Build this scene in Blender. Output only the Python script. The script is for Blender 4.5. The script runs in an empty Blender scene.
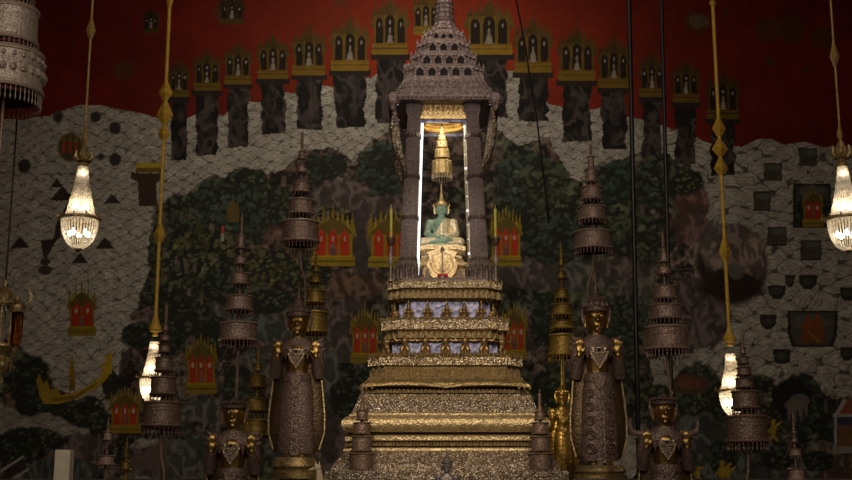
import bpy, bmesh, math, random
import numpy as np
from mathutils import Vector, Matrix

random.seed(7)
rng = np.random.default_rng(11)
scene = bpy.context.scene
COL = scene.collection
PI = math.pi

# ------------------------------------------------------------------ camera
F = 1250.0
TH = math.atan(0.21)
CAM = Vector((0.0, -12.2, 1.1))
FWD = Vector((0, math.cos(TH), math.sin(TH)))
UP = Vector((0, -math.sin(TH), math.cos(TH)))
cd = bpy.data.cameras.new('camera')
cd.sensor_width = 36.0
cd.lens = F / 852.0 * 36.0
cd.clip_end = 100
cam = bpy.data.objects.new('camera', cd)
COL.objects.link(cam)
cam.location = CAM
cam.rotation_euler = (PI / 2 + TH, 0, 0)
scene.camera = cam


def at(px, py, Y):
    """the place in the hall, at distance Y, that the photograph shows at px, py"""
    d = FWD + Vector((1, 0, 0)) * ((px - 426) / F) + UP * ((240 - py) / F)
    return CAM + d * ((Y - CAM.y) / d.y)


def mpp(px, py, Y):
    return (at(px, py, Y) - CAM).dot(FWD) / F


# ------------------------------------------------------------------ mesh helpers
class MB:
    def __init__(self):
        self.v, self.f = [], []

    def add(self, verts, faces):
        n = len(self.v)
        self.v.extend(tuple(v) for v in verts)
        self.f.extend(tuple(i + n for i in f) for f in faces)
        return self

    def box(self, c, s, rz=0.0, taper=1.0):
        c = Vector(c)
        hx, hy, hz = s[0] / 2, s[1] / 2, s[2] / 2
        ca, sa = math.cos(rz), math.sin(rz)
        vs = []
        for z, t in ((-hz, 1.0), (hz, taper)):
            for x, y in ((-hx, -hy), (hx, -hy), (hx, hy), (-hx, hy)):
                x, y = x * t, y * t
                vs.append((c.x + x * ca - y * sa, c.y + x * sa + y * ca, c.z + z))
        return self.add(vs, [(0, 3, 2, 1), (4, 5, 6, 7), (0, 1, 5, 4), (1, 2, 6, 5), (2, 3, 7, 6), (3, 0, 4, 7)])

    def lathe(self, prof, c=(0, 0, 0), n=32, sx=1.0, sy=1.0, closed=False, flute=0.0, nf=8):
        c = Vector(c)
        vs, fs = [], []
        for r, z in prof:
            for i in range(n):
                a = 2 * PI * i / n
                k = 1 + flute * math.cos(nf * a)
                vs.append((c.x + r * k * sx * math.cos(a), c.y + r * k * sy * math.sin(a), c.z + z))
        m = len(prof)
        for j in range(m if closed else m - 1):
            j2 = (j + 1) % m
            for i in range(n):
                i2 = (i + 1) % n
                fs.append((j * n + i, j * n + i2, j2 * n + i2, j2 * n + i))
        if not closed:
            if prof[0][0] > 1e-6:
                fs.append(tuple(range(n))[::-1])
            if prof[-1][0] > 1e-6:
                fs.append(tuple((m - 1) * n + i for i in range(n)))
        return self.add(vs, fs)

    def loft(self, rings):
        """rings: lists of 3-D points, same count each; capped at both ends"""
        n = len(rings[0])
        vs = [p for r in rings for p in r]
        fs = []
        for j in range(len(rings) - 1):
            for i in range(n):
                i2 = (i + 1) % n
                fs.append((j * n + i, j * n + i2, (j + 1) * n + i2, (j + 1) * n + i))
        fs.append(tuple(range(n))[::-1])
        fs.append(tuple((len(rings) - 1) * n + i for i in range(n)))
        return self.add(vs, fs)

    def tube(self, pts, rad, n=8, flat=1.0):
        pts = [Vector(p) for p in pts]
        if not isinstance(rad, (list, tuple)):
            rad = [rad] * len(pts)
        rings = []
        ref = None
        for i, p in enumerate(pts):
            t = (pts[min(i + 1, len(pts) - 1)] - pts[max(i - 1, 0)]).normalized()
            if ref is None:
                ref = Vector((0, 1, 0)) if abs(t.y) < 0.9 else Vector((1, 0, 0))
            u = t.cross(ref).normalized()
            w = t.cross(u).normalized()
            ref = -w if w.dot(ref) < 0 else w
            rings.append([p + (u * math.cos(2 * PI * k / n) + w * flat * math.sin(2 * PI * k / n)) * rad[i] for k in range(n)])
        return self.loft(rings)

    def prism(self, pts, y0, y1):
        """outline in x, z given a real thickness from y0 to y1"""
        n = len(pts)
        vs = [(x, y0, z) for x, z in pts] + [(x, y1, z) for x, z in pts]
        fs = [tuple(range(n)), tuple(range(2 * n - 1, n - 1, -1))]
        for i in range(n):
            i2 = (i + 1) % n
            fs.append((i, n + i, n + i2, i2))
        return self.add(vs, fs)

    def ball(self, c, r, n=12, m=8, s=(1, 1, 1)):
        prof = [(max(1e-7, r * math.sin(PI * j / m)), -r * math.cos(PI * j / m)) for j in range(m + 1)]
        k = len(self.v)
        self.lathe(prof, (0, 0, 0), n)
        for i in range(k, len(self.v)):
            x, y, z = self.v[i]
            self.v[i] = (c[0] + x * s[0], c[1] + y * s[1], c[2] + z * s[2])
        return self

    def build(self, name, mat, parent=None, smooth=False, origin=None):
        o = Vector((0, 0, 0))
        p = parent
        while p is not None:
            o += p.location
            p = p.parent
        if origin is not None:
            o = Vector(origin)
        me = bpy.data.meshes.new(name)
        me.from_pydata([(a - o.x, b - o.y, c - o.z) for a, b, c in self.v], [], self.f)
        bm = bmesh.new()
        bm.from_mesh(me)
        bmesh.ops.recalc_face_normals(bm, faces=bm.faces)
        bm.to_mesh(me)
        bm.free()
        if smooth:
            for q in me.polygons:
                q.use_smooth = True
            try:
                me.set_sharp_from_angle(angle=math.radians(38))
            except Exception:
                pass
        me.materials.append(mat)
        ob = bpy.data.objects.new(name, me)
        COL.objects.link(ob)
        if parent is not None:
            ob.parent = parent
        elif origin is not None:
            ob.location = o
        return ob


def thing(name, label, cat, loc, group=None):
    o = bpy.data.objects.new(name, None)
    o.empty_display_size = 0.1
    COL.objects.link(o)
    o.location = loc
    o['label'] = label
    o['category'] = cat
    if group:
        o['group'] = group
    return o


def tag(o, label, cat, group=None):
    o['label'] = label
    o['category'] = cat
    if group:
        o['group'] = group
    return o


def struct(o):
    o['kind'] = 'structure'
    return o


# icosphere points for the sculpting capsules
_b = bmesh.new()
bmesh.ops.create_icosphere(_b, subdivisions=2, radius=1.0)
ICO = [v.co.copy() for v in _b.verts]
_b.free()


def capsule(bm, a, b, ra, rb):
    a, b = Vector(a), Vector(b)
    vs = [bm.verts.new(a + p * ra) for p in ICO] + [bm.verts.new(b + p * rb) for p in ICO]
    r = bmesh.ops.convex_hull(bm, input=vs)
    inner = [e for e in r['geom_interior'] if isinstance(e, bmesh.types.BMVert)]
    un = [e for e in r['geom_unused'] if isinstance(e, bmesh.types.BMVert)]
    bmesh.ops.delete(bm, geom=list(set(inner + un)), context='VERTS')


def sculpt(name, prims, voxel, mat, parent, place, cuts=(), smooth=4):
    """one continuous skin grown over tapered limbs; place maps the figure's own units to the hall"""
    bm = bmesh.new()
    for p in prims:
        if p[0] == 'c':
            capsule(bm, place(p[1]), place(p[2]), p[3] * place.s, p[4] * place.s)
        else:
            c = place(p[1])
            r = p[2]
            rot = p[3] if len(p) > 3 else None
            m = Matrix.Diagonal(Vector((r[0], r[1], r[2]))) * 1.0
            if rot:
                m = Matrix.Rotation(rot[0], 3, rot[1]) @ m
            vs = [bm.verts.new(c + (m @ q) * place.s) for q in ICO]
            bmesh.ops.convex_hull(bm, input=vs)
    o = Vector((0, 0, 0))
    p = parent
    while p is not None:
        o += p.location
        p = p.parent
    me = bpy.data.meshes.new(name)
    bmesh.ops.translate(bm, vec=-o, verts=bm.verts)
    bm.to_mesh(me)
    bm.free()
    tmp = bpy.data.objects.new(name, me)
    COL.objects.link(tmp)
    md = tmp.modifiers.new('r', 'REMESH')
    md.mode = 'VOXEL'
    md.voxel_size = voxel
    md.use_smooth_shade = True
    sm = tmp.modifiers.new('s', 'SMOOTH')
    sm.factor = 0.5
    sm.iterations = smooth
    dg = bpy.context.evaluated_depsgraph_get()
    out = bpy.data.meshes.new_from_object(tmp.evaluated_get(dg))
    bpy.data.objects.remove(tmp)
    bpy.data.meshes.remove(me)
    if cuts:
        bm = bmesh.new()
        bm.from_mesh(out)
        for co, no in cuts:
            co = place(co) - o
            bmesh.ops.bisect_plane(bm, geom=bm.verts[:] + bm.edges[:] + bm.faces[:], plane_co=co, plane_no=no, clear_outer=True)
        bm.to_mesh(out)
        bm.free()
    out.name = name
    for q in out.polygons:
        q.use_smooth = True
    out.materials.clear()
    out.materials.append(mat)
    ob = bpy.data.objects.new(name, out)
    COL.objects.link(ob)
    ob.parent = parent
    return ob


class Place:
    def __init__(self, origin, s):
        self.o, self.s = Vector(origin), s

    def __call__(self, p):
        return self.o + Vector(p) * self.s


# ------------------------------------------------------------------ materials
def nodes_of(m):
    m.use_nodes = True
    nt = m.node_tree
    return nt, nt.nodes, nt.links, nt.nodes['Principled BSDF']


def ornate(name, dark, light, scale=40.0, rough=0.45, metal=0.6, bump=0.5, dist=0.01, kind='voronoi'):
    """chased and gilded metal: worked surface, darker in the hollows of the pattern"""
    m = bpy.data.materials.new(name)
    nt, N, L, P = nodes_of(m)
    tc = N.new('ShaderNodeTexCoord')
    if kind == 'voronoi':
        tx = N.new('ShaderNodeTexVoronoi')
        tx.feature = 'SMOOTH_F1'
        tx.inputs['Scale'].default_value = scale
        out = tx.outputs['Distance']
    else:
        tx = N.new('ShaderNodeTexNoise')
        tx.inputs['Scale'].default_value = scale
        tx.inputs['Detail'].default_value = 4
        out = tx.outputs['Fac']
    L.new(tc.outputs['Object'], tx.inputs['Vector'])
    nz = N.new('ShaderNodeTexNoise')
    nz.inputs['Scale'].default_value = scale * 0.35
    nz.inputs['Detail'].default_value = 3
    L.new(tc.outputs['Object'], nz.inputs['Vector'])
    mx = N.new('ShaderNodeMath')
    mx.operation = 'MULTIPLY_ADD'
    mx.inputs[1].default_value = 0.6
    L.new(nz.outputs['Fac'], mx.inputs[0])
    sc2 = N.new('ShaderNodeMath')
    sc2.operation = 'MULTIPLY'
    sc2.inputs[1].default_value = 0.7
    L.new(out, sc2.inputs[0])
    L.new(sc2.outputs[0], mx.inputs[2])
    cr = N.new('ShaderNodeValToRGB')
    cr.color_ramp.elements[0].position = 0.25
    cr.color_ramp.elements[0].color = (*dark, 1)
    cr.color_ramp.elements[1].position = 0.75
    cr.color_ramp.elements[1].color = (*light, 1)
    L.new(mx.outputs[0], cr.inputs['Fac'])
    L.new(cr.outputs['Color'], P.inputs['Base Color'])
    bp = N.new('ShaderNodeBump')
    bp.inputs['Strength'].default_value = bump
    bp.inputs['Distance'].default_value = dist
    L.new(mx.outputs[0], bp.inputs['Height'])
    L.new(bp.outputs['Normal'], P.inputs['Normal'])
    P.inputs['Metallic'].default_value = metal
    P.inputs['Roughness'].default_value = rough
    return m


def mosaic(name, cols, scale=70.0, tilt=0.55, rough=0.28, metal=0.75):
    """inlay of small mirror-glass pieces, each set at its own slight tilt"""
    m = bpy.data.materials.new(name)
    nt, N, L, P = nodes_of(m)
    tc = N.new('ShaderNodeTexCoord')
    vo = N.new('ShaderNodeTexVoronoi')
    vo.inputs['Scale'].default_value = scale
    L.new(tc.outputs['Object'], vo.inputs['Vector'])
    sp = N.new('ShaderNodeSeparateColor')
    L.new(vo.outputs['Color'], sp.inputs['Color'])
    cr = N.new('ShaderNodeValToRGB')
    cr.color_ramp.interpolation = 'CONSTANT'
    for i, c in enumerate(cols):
        e = cr.color_ramp.elements[i] if i < 2 else cr.color_ramp.elements.new(i / len(cols))
        e.position = i / len(cols)
        e.color = (*c, 1)
    L.new(sp.outputs[0], cr.inputs['Fac'])
    L.new(cr.outputs['Color'], P.inputs['Base Color'])
    ge = N.new('ShaderNodeNewGeometry')
    s1 = N.new('ShaderNodeVectorMath')
    s1.operation = 'SUBTRACT'
    s1.inputs[1].default_value = (0.5, 0.5, 0.5)
    L.new(vo.outputs['Color'], s1.inputs[0])
    s2 = N.new('ShaderNodeVectorMath')
    s2.operation = 'SCALE'
    s2.inputs['Scale'].default_value = tilt * 2
    L.new(s1.outputs[0], s2.inputs[0])
    s3 = N.new('ShaderNodeVectorMath')
    s3.operation = 'ADD'
    L.new(ge.outputs['Normal'], s3.inputs[0])
    L.new(s2.outputs[0], s3.inputs[1])
    s4 = N.new('ShaderNodeVectorMath')
    s4.operation = 'NORMALIZE'
    L.new(s3.outputs[0], s4.inputs[0])
    bp = N.new('ShaderNodeBump')
    bp.inputs['Strength'].default_value = 0.5
    bp.inputs['Distance'].default_value = 0.01
    L.new(vo.outputs['Distance'], bp.inputs['Height'])
    L.new(s4.outputs[0], bp.inputs['Normal'])
    L.new(bp.outputs['Normal'], P.inputs['Normal'])
    P.inputs['Metallic'].default_value = metal
    P.inputs['Roughness'].default_value = rough
    return m


def plain(name, col, rough=0.5, metal=0.0, var=0.25, scale=12.0, emit=None, strength=0.0):
    m = bpy.data.materials.new(name)
    nt, N, L, P = nodes_of(m)
    tc = N.new('ShaderNodeTexCoord')
    nz = N.new('ShaderNodeTexNoise')
    nz.inputs['Scale'].default_value = scale
    nz.inputs['Detail'].default_value = 4
    L.new(tc.outputs['Object'], nz.inputs['Vector'])
    cr = N.new('ShaderNodeValToRGB')
    cr.color_ramp.elements[0].position = 0.3
    cr.color_ramp.elements[0].color = (*[c * (1 - var) for c in col], 1)
    cr.color_ramp.elements[1].position = 0.7
    cr.color_ramp.elements[1].color = (*[min(1, c * (1 + var)) for c in col], 1)
    L.new(nz.outputs['Fac'], cr.inputs['Fac'])
    L.new(cr.outputs['Color'], P.inputs['Base Color'])
    P.inputs['Roughness'].default_value = rough
    P.inputs['Metallic'].default_value = metal
    if emit:
        P.inputs['Emission Color'].default_value = (*emit, 1)
        P.inputs['Emission Strength'].default_value = strength
    return m


def crystal(name):
    """strings of cut-glass beads lit through from the bulbs behind them"""
    m = bpy.data.materials.new(name)
    nt, N, L, P = nodes_of(m)
    tc = N.new('ShaderNodeTexCoord')
    vo = N.new('ShaderNodeTexVoronoi')
    vo.inputs['Scale'].default_value = 60
    L.new(tc.outputs['Object'], vo.inputs['Vector'])
    cr = N.new('ShaderNodeValToRGB')
    cr.color_ramp.elements[0].color = (0.95, 0.9, 0.8, 1)
    cr.color_ramp.elements[1].color = (0.55, 0.48, 0.38, 1)
    cr.color_ramp.elements[1].position = 0.7
    L.new(vo.outputs['Distance'], cr.inputs['Fac'])
    tr = N.new('ShaderNodeBsdfTranslucent')
    L.new(cr.outputs['Color'], tr.inputs['Color'])
    gl = N.new('ShaderNodeBsdfGlossy')
    gl.inputs['Roughness'].default_value = 0.25
    tp = N.new('ShaderNodeBsdfTransparent')
    m1 = N.new('ShaderNodeMixShader')
    m1.inputs[0].default_value = 0.15
    L.new(tr.outputs[0], m1.inputs[1])
    L.new(gl.outputs[0], m1.inputs[2])
    m2 = N.new('ShaderNodeMixShader')
    m2.inputs[0].default_value = 0.22
    L.new(m1.outputs[0], m2.inputs[1])
    L.new(tp.outputs[0], m2.inputs[2])
    L.new(m2.outputs[0], N['Material Output'].inputs['Surface'])
    return m


def glass(name, tint=(1, 1, 1), gloss=0.12):
    m = bpy.data.materials.new(name)
    nt, N, L, P = nodes_of(m)
    gl = N.new('ShaderNodeBsdfGlossy')
    gl.inputs['Roughness'].default_value = 0.05
    tp = N.new('ShaderNodeBsdfTransparent')
    tp.inputs['Color'].default_value = (*tint, 1)
    fr = N.new('ShaderNodeFresnel')
    fr.inputs['IOR'].default_value = 1.45
    m2 = N.new('ShaderNodeMixShader')
    L.new(fr.outputs[0], m2.inputs[0])
    L.new(tp.outputs[0], m2.inputs[1])
    L.new(gl.outputs[0], m2.inputs[2])
    L.new(m2.outputs[0], N['Material Output'].inputs['Surface'])
    return m


M = {}
M['gold_bright'] = ornate('bright_gilding', (0.45, 0.26, 0.07), (0.95, 0.72, 0.34), 55, 0.35, 0.55, 0.5, 0.006)
M['gold_pale'] = ornate('pale_gilding', (0.6, 0.46, 0.23), (1.0, 0.88, 0.62), 70, 0.4, 0.35, 0.5, 0.005)
M['gold_band'] = ornate('gilded_moulding', (0.16, 0.11, 0.05), (0.55, 0.43, 0.235), 75, 0.4, 0.6, 0.9, 0.008)
M['gold_dark'] = ornate('old_gilding', (0.08, 0.053, 0.02), (0.36, 0.26, 0.115), 50, 0.42, 0.6, 0.5, 0.008)
M['mosaic_gold'] = mosaic('gold_mirror_mosaic', [(0.3, 0.2, 0.08), (0.55, 0.42, 0.22), (0.22, 0.15, 0.1), (0.7, 0.6, 0.42), (0.4, 0.3, 0.14), (0.6, 0.55, 0.5), (0.16, 0.1, 0.07), (0.62, 0.52, 0.36)], 105, 0.46, 0.3)
M['mosaic_grey'] = mosaic('silver_mirror_mosaic', [(0.24, 0.17, 0.1), (0.4, 0.33, 0.24), (0.16, 0.115, 0.08), (0.55, 0.5, 0.48), (0.33, 0.25, 0.13), (0.3, 0.26, 0.26), (0.16, 0.11, 0.06), (0.6, 0.5, 0.34)], 105, 0.5, 0.3)
M['blue_glass'] = mosaic('blue_mirror_glass', [(0.15, 0.16, 0.29), (0.2, 0.21, 0.36), (0.12, 0.13, 0.25), (0.23, 0.24, 0.38)], 22, 0.06, 0.4, 0.25)
M['roof'] = ornate('weathered_mauve_gilding', (0.085, 0.058, 0.05), (0.36, 0.275, 0.26), 70, 0.5, 0.35, 1.0, 0.015)
M['column'] = ornate('dark_inlaid_column', (0.036, 0.025, 0.023), (0.15, 0.105, 0.1), 80, 0.5, 0.3, 0.6, 0.006)
M['recess_shade'] = plain('dark_recess_shade', (0.012, 0.009, 0.008), 0.8)  # near-black colour for the shade in roof openings and moulding gaps
M['silver'] = ornate('tarnished_silver_gilt', (0.1, 0.064, 0.052), (0.32, 0.225, 0.19), 75, 0.45, 0.4, 0.9, 0.008)
M['silver_dark'] = ornate('dark_bronzed_openwork', (0.07, 0.045, 0.034), (0.23, 0.155, 0.12), 75, 0.45, 0.4, 0.9, 0.008)
M['silver_grey'] = ornate('greyed_silver_openwork', (0.14, 0.11, 0.09), (0.46, 0.39, 0.34), 90, 0.45, 0.4, 0.9, 0.008)
M['umb_gold'] = ornate('gilt_openwork', (0.1, 0.055, 0.008), (0.3, 0.2, 0.035), 70, 0.45, 0.45, 0.8, 0.008)
M['silver_rim'] = ornate('pale_silver_gilt_rim', (0.22, 0.15, 0.12), (0.5, 0.38, 0.32), 120, 0.38, 0.5, 0.6, 0.005)  # rim metals, each paler than its drum metal
M['dark_rim'] = ornate('pale_bronze_rim', (0.13, 0.085, 0.06), (0.32, 0.22, 0.165), 120, 0.38, 0.5, 0.6, 0.005)
M['gold_rim'] = ornate('pale_gilt_rim', (0.16, 0.09, 0.015), (0.42, 0.28, 0.06), 120, 0.38, 0.5, 0.6, 0.005)
M['red_cloth'] = plain('dark_red_lining', (0.07, 0.01, 0.01), 0.9)
M['dark_metal'] = plain('dark_iron', (0.05, 0.034, 0.026), 0.4, 0.6)
M['black'] = plain('black_lacquer', (0.006, 0.005, 0.005), 0.4)
M['skin'] = ornate('burnished_gold', (0.22, 0.125, 0.035), (0.42, 0.27, 0.09), 6, 0.33, 0.9, 0.08, 0.004, 'noise')
M['robe'] = ornate('brown_gilt_robe', (0.035, 0.02, 0.01), (0.1, 0.06, 0.026), 45, 0.42, 0.5, 0.6, 0.008)
M['regalia'] = ornate('jewelled_regalia', (0.05, 0.031, 0.025), (0.235, 0.16, 0.14), 85, 0.42, 0.4, 0.9, 0.01)
M['jade'] = plain('green_jade', (0.30, 0.42, 0.31), 0.2, 0.0, 0.25, 20)
M['rope'] = ornate('gold_cloth_rope', (0.36, 0.21, 0.02), (0.62, 0.4, 0.05), 40, 0.55, 0.1, 0.4, 0.006)
M['rope_dim'] = ornate('dimly_lit_gold_cloth_rope', (0.1, 0.06, 0.015), (0.26, 0.17, 0.05), 40, 0.55, 0.1, 0.4, 0.006)  # rope gold darkened to show the dim light on the upper ropes
M['crystal'] = crystal('lit_cut_crystal')
M['bulb'] = plain('lamp_bulb', (1, 0.9, 0.75), emit=(1.0, 0.89, 0.70), strength=24)
M['strip_glow'] = plain('white_glow_strip', (1, 1, 1), emit=(0.86, 0.92, 1.0), strength=1.5)  # white emission for the strip on the left glass edge
M['spark_glow'] = plain('small_white_glow', (1, 1, 1), emit=(0.9, 0.93, 1.0), strength=1.6)  # white emission for the strip dots and the eave glints
M['glass'] = glass('clear_glass')
M['amber'] = glass('amber_glass', (0.75, 0.42, 0.12))
M['wax'] = plain('yellow_wax', (0.9, 0.78, 0.13), 0.5)
M['red_cushion'] = plain('red_velvet', (0.45, 0.015, 0.03), 0.9)
M['cream'] = plain('cream_paint', (0.62, 0.56, 0.45), 0.6, 0, 0.1)
M['white_glaze'] = plain('white_glazed_ceramic', (0.8, 0.66, 0.46), 0.3, 0, 0.08)
M['grey_bronze'] = ornate('grey_bronze', (0.09, 0.075, 0.075), (0.26, 0.22, 0.22), 40, 0.4, 0.5, 0.3, 0.006)
M['throne_gold'] = ornate('pale_throne_gilding', (0.34, 0.23, 0.1), (0.78, 0.6, 0.34), 60, 0.4, 0.4, 0.7, 0.008)
M['figure_gold'] = ornate('dark_figure_gilding', (0.05, 0.03, 0.014), (0.34, 0.22, 0.09), 60, 0.35, 0.65, 0.6, 0.006)
M['silver_strip'] = plain('silvered_strip', (0.6, 0.62, 0.66), 0.3, 0.6)
M['pink_umb'] = ornate('faded_pink_gilt', (0.2, 0.12, 0.1), (0.42, 0.28, 0.24), 90, 0.55, 0.2, 0.5, 0.006)
M['stone'] = plain('dark_stone_floor', (0.1, 0.085, 0.07), 0.3, 0, 0.3, 4)
M['plaster'] = plain('dark_red_plaster', (0.16, 0.02, 0.012), 0.8, 0, 0.2, 3)
M['ceiling'] = plain('red_lacquer_ceiling', (0.16, 0.015, 0.01), 0.6, 0, 0.2, 3)
M['old_gold'] = ornate('old_bright_gilding', (0.22, 0.12, 0.02), (0.55, 0.36, 0.09), 40, 0.32, 0.7, 0.5, 0.008)

# ------------------------------------------------------------------ the painted wall
WY = 3.5


def wpt(px, py):
    p = at(px, py, WY)
    return p.x, p.z


dx = 0.0125
gx = np.concatenate([np.arange(-7.6, -6.16, .04), np.arange(-6.15, 6.15, dx), np.arange(6.16, 7.61, .04)])
gz = np.concatenate([np.array([0.0, 0.5]), np.arange(0.95, 8.35, dx), np.array([8.6, 9.2, 9.9])])
NX, NZ = len(gx), len(gz)
GX, GZ = np.meshgrid(gx, gz)
CA = np.zeros((NZ, NX, 3))


def vnoise(x, z, sc, seed):
    r = np.random.default_rng(seed).random((256, 256))
    u, v = x / sc + 100.3, z / sc + 57.7
    iu, iv = np.floor(u).astype(int), np.floor(v).astype(int)
    fu, fv = u - iu, v - iv
    fu, fv = fu * fu * (3 - 2 * fu), fv * fv * (3 - 2 * fv)
    g = lambda a, b: r[a % 256, b % 256]
    return (g(iu, iv) * (1 - fu) + g(iu + 1, iv) * fu) * (1 - fv) + (g(iu, iv + 1) * (1 - fu) + g(iu + 1, iv + 1) * fu) * fv


def fbm(x, z, sc, seed, o=4):
    t, a, n = 0, 1, 0
    for i in range(o):
        t = t + a * vnoise(x, z, sc / 2 ** i, seed + i)
        n += a
        a *= 0.55
    return t / n


NB = fbm(GX, GZ, 0.9, 1)
NM = fbm(GX, GZ, 0.26, 21)
NF = fbm(GX, GZ, 0.07, 41, 3)
NL = vnoise(GX, GZ, 0.035, 61)


def sm(x, a, b):
    t = np.clip((x - a) / (b - a), 0, 1)
    return t * t * (3 - 2 * t)


def scales(x, z, w, h):
    u, v = x / w, z / h
    kf = np.floor(v)
    res = np.ones_like(u)
    done = np.zeros(u.shape, bool)
    for dk in (-1, 0):
        k = kf + dk
        off = 0.5 * (k % 2)
        du = u - off - np.round(u - off)
        d = np.sqrt((du / 0.5) ** 2 + ((v - k) / 1.7) ** 2)
        ins = (d < 1) & ~done
        res[ins] = d[ins]
        done |= ins
    return res


# cloud-scale sea, silver on umber outlines
wx = (NB - 0.5) * 0.5 + (NM - 0.5) * 0.14
wz = (fbm(GX, GZ, 0.8, 5) - 0.5) * 0.4 + (fbm(GX, GZ, 0.25, 9) - 0.5) * 0.1
dA = scales(GX + wx, GZ + wz, 0.25, 0.068)
dB = scales(GX + wx * 1.5, GZ + wz * 1.4, 0.42, 0.115)
right = sm(GX, 2.2, 3.2)


def lines(d, n):
    f = np.abs(d * n - np.round(d * n)) / n
    return 1 - sm(f, 0.02, 0.055)


edgeA, edgeB = sm(dA, 0.86, 0.97), sm(dB, 0.89, 0.98)
LA = np.maximum(lines(dA, 3) * 0.55, edgeA * 0.8)
LB = np.maximum(lines(dB, 4) * 0.5, edgeB * 0.95)
LN = LA * (1 - right) + LB * right
sil = np.stack([0.31 + 0.1 * (NM - 0.5), 0.29 + 0.1 * (NM - 0.5), 0.25 + 0.09 * (NM - 0.5)], -1) * (0.62 + 0.75 * NF)[..., None]
CA[:] = sil * (1.12 - LN[..., None] * 0.92)


def box_of(x0, x1, z0, z1):
    i0, i1 = np.searchsorted(gx, [x0, x1])
    j0, j1 = np.searchsorted(gz, [z0, z1])
    return slice(max(0, j0 - 1), j1 + 1), slice(max(0, i0 - 1), i1 + 1)


def put(s, mask, col):
    col = np.asarray(col, float)
    CA[s] = CA[s] * (1 - mask[..., None]) + col * mask[..., None]


def polym(pts, soft=None):
    """mask of a polygon given in the photograph's frame, on the wall"""
    w = [wpt(*p) for p in pts]
    xs, zs = [p[0] for p in w], [p[1] for p in w]
    s = box_of(min(xs) - .02, max(xs) + .02, min(zs) - .02, max(zs) + .02)
    X, Z = GX[s], GZ[s]
    if soft:
        X = X + (NM[s] - 0.5) * soft + (NF[s] - .5) * soft * .6
        Z = Z + (np.roll(NM, 37, 1)[s] - 0.5) * soft + (np.roll(NF, 23, 1)[s] - .5) * soft * .6
    ins = np.zeros(X.shape, bool)
    n = len(w)
    for i in range(n):
        (xa, za), (xb, zb) = w[i], w[(i + 1) % n]
        if za == zb:
            continue
        c = ((za > Z) != (zb > Z)) & (X < (xb - xa) * (Z - za) / (zb - za) + xa)
        ins ^= c
    return s, ins.astype(float)


def poly(pts, col, soft=None, a=1.0):
    s, m = polym(pts, soft)
    put(s, m * a, np.array(col))


def rect(x0, y0, x1, y1, col, a=1.0):
    poly([(x0, y0), (x1, y0), (x1, y1), (x0, y1)], col, None, a)


def ell(px, py, rx, ry, col, warp=0.0, a=1.0, soft=0.12):
    x, z = wpt(px, py)
    k = 0.0128
    rx, ry = rx * k, ry * k
    s = box_of(x - rx * 1.4, x + rx * 1.4, z - ry * 1.4, z + ry * 1.4)
    d = np.sqrt(((GX[s] - x) / rx) ** 2 + ((GZ[s] - z) / ry) ** 2) + (NM[s] - 0.5) * warp * 2 + (NF[s] - .5) * warp
    m = 1 - sm(d, 1 - soft, 1 + soft)
    put(s, m * a, np.array(col))
    return s, m


def tree(px, py, rx, ry, g=(0.05, 0.062, 0.03), warp=0.35):
    """a crown of many small clumps of leaves"""
    x, z = wpt(px, py)
    s, m = ell(px, py, rx, ry, (0.016, 0.018, 0.012), warp)
    r = random.Random(int(px * 7 + py))
    n = max(12, int(rx * ry / 9))
    for i in range(n):
        a = r.random() * 2 * PI
        q = math.sqrt(r.random()) * 0.95
        cx, cy = px + math.cos(a) * q * rx, py + math.sin(a) * q * ry
        c = max(2.2, min(rx, ry) * r.uniform(0.13, 0.24))
        k = r.uniform(0.5, 1.25)
        ell(cx, cy + c * .25, c, c * .8, (0.014, 0.017, 0.011), 0.5, 0.8)
        xx, zz = wpt(cx, cy)
        ss = box_of(xx - c * .02, xx + c * .02, zz - c * .02, zz + c * .02)
        mm = (1 - sm(np.sqrt(((GX[ss] - xx) / (c * .0115)) ** 2 + ((GZ[ss] - zz) / (c * .009)) ** 2) + (NL[ss] - .5) * 1.3, .6, .95))
        put(ss, mm * .9, np.array(g) * k * (1.9 if i % 7 == 0 else 1.25))


RIDGE = 1 - np.abs(2 * fbm(GX * 1.0 + .35 * GZ + (NM - .5) * .12, GZ * .55 - .3 * GX, 0.17, 77, 3) - 1) * 2.2
RIDGE = np.clip(RIDGE, 0, 1)


def put_(s, mask, col):
    CA[s] = CA[s] * (1 - mask[..., None]) + col * mask[..., None]


def rock(px, py, rx, ry, col, warp=0.28):
    col = np.array(col)
    x, z = wpt(px, py)
    s, m = ell(px, py, rx, ry, col * 0.3, warp)
    fold = np.roll(np.roll(RIDGE, int(px * 3) % 300, 1), int(py) % 200, 0)[s]
    lit = sm(fold, .45, .95)[..., None] * .85 + .22 + .5 * NF[s][..., None]
    put_(s, m * .92, col * lit)
    r = random.Random(int(px * 3 + py * 5))
    for i in range(0):
        a, q = r.random() * 2 * PI, math.sqrt(r.random()) * .8
        cx, cy = px + math.cos(a) * q * rx, py + math.sin(a) * q * ry
        c = min(rx, ry) * r.uniform(.18, .4)
        ell(cx, cy, c * 1.25, c, col * r.uniform(.25, .5), .35, .8)
        ell(cx - c * .15, cy - c * .22, c * .85, c * .55, col * r.uniform(.8, 1.5), .8, .75, .4)
        ell(cx - c * .3, cy - c * .35, c * .4, c * .25, col * r.uniform(1.2, 2.2), .9, .6, .5)


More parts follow.
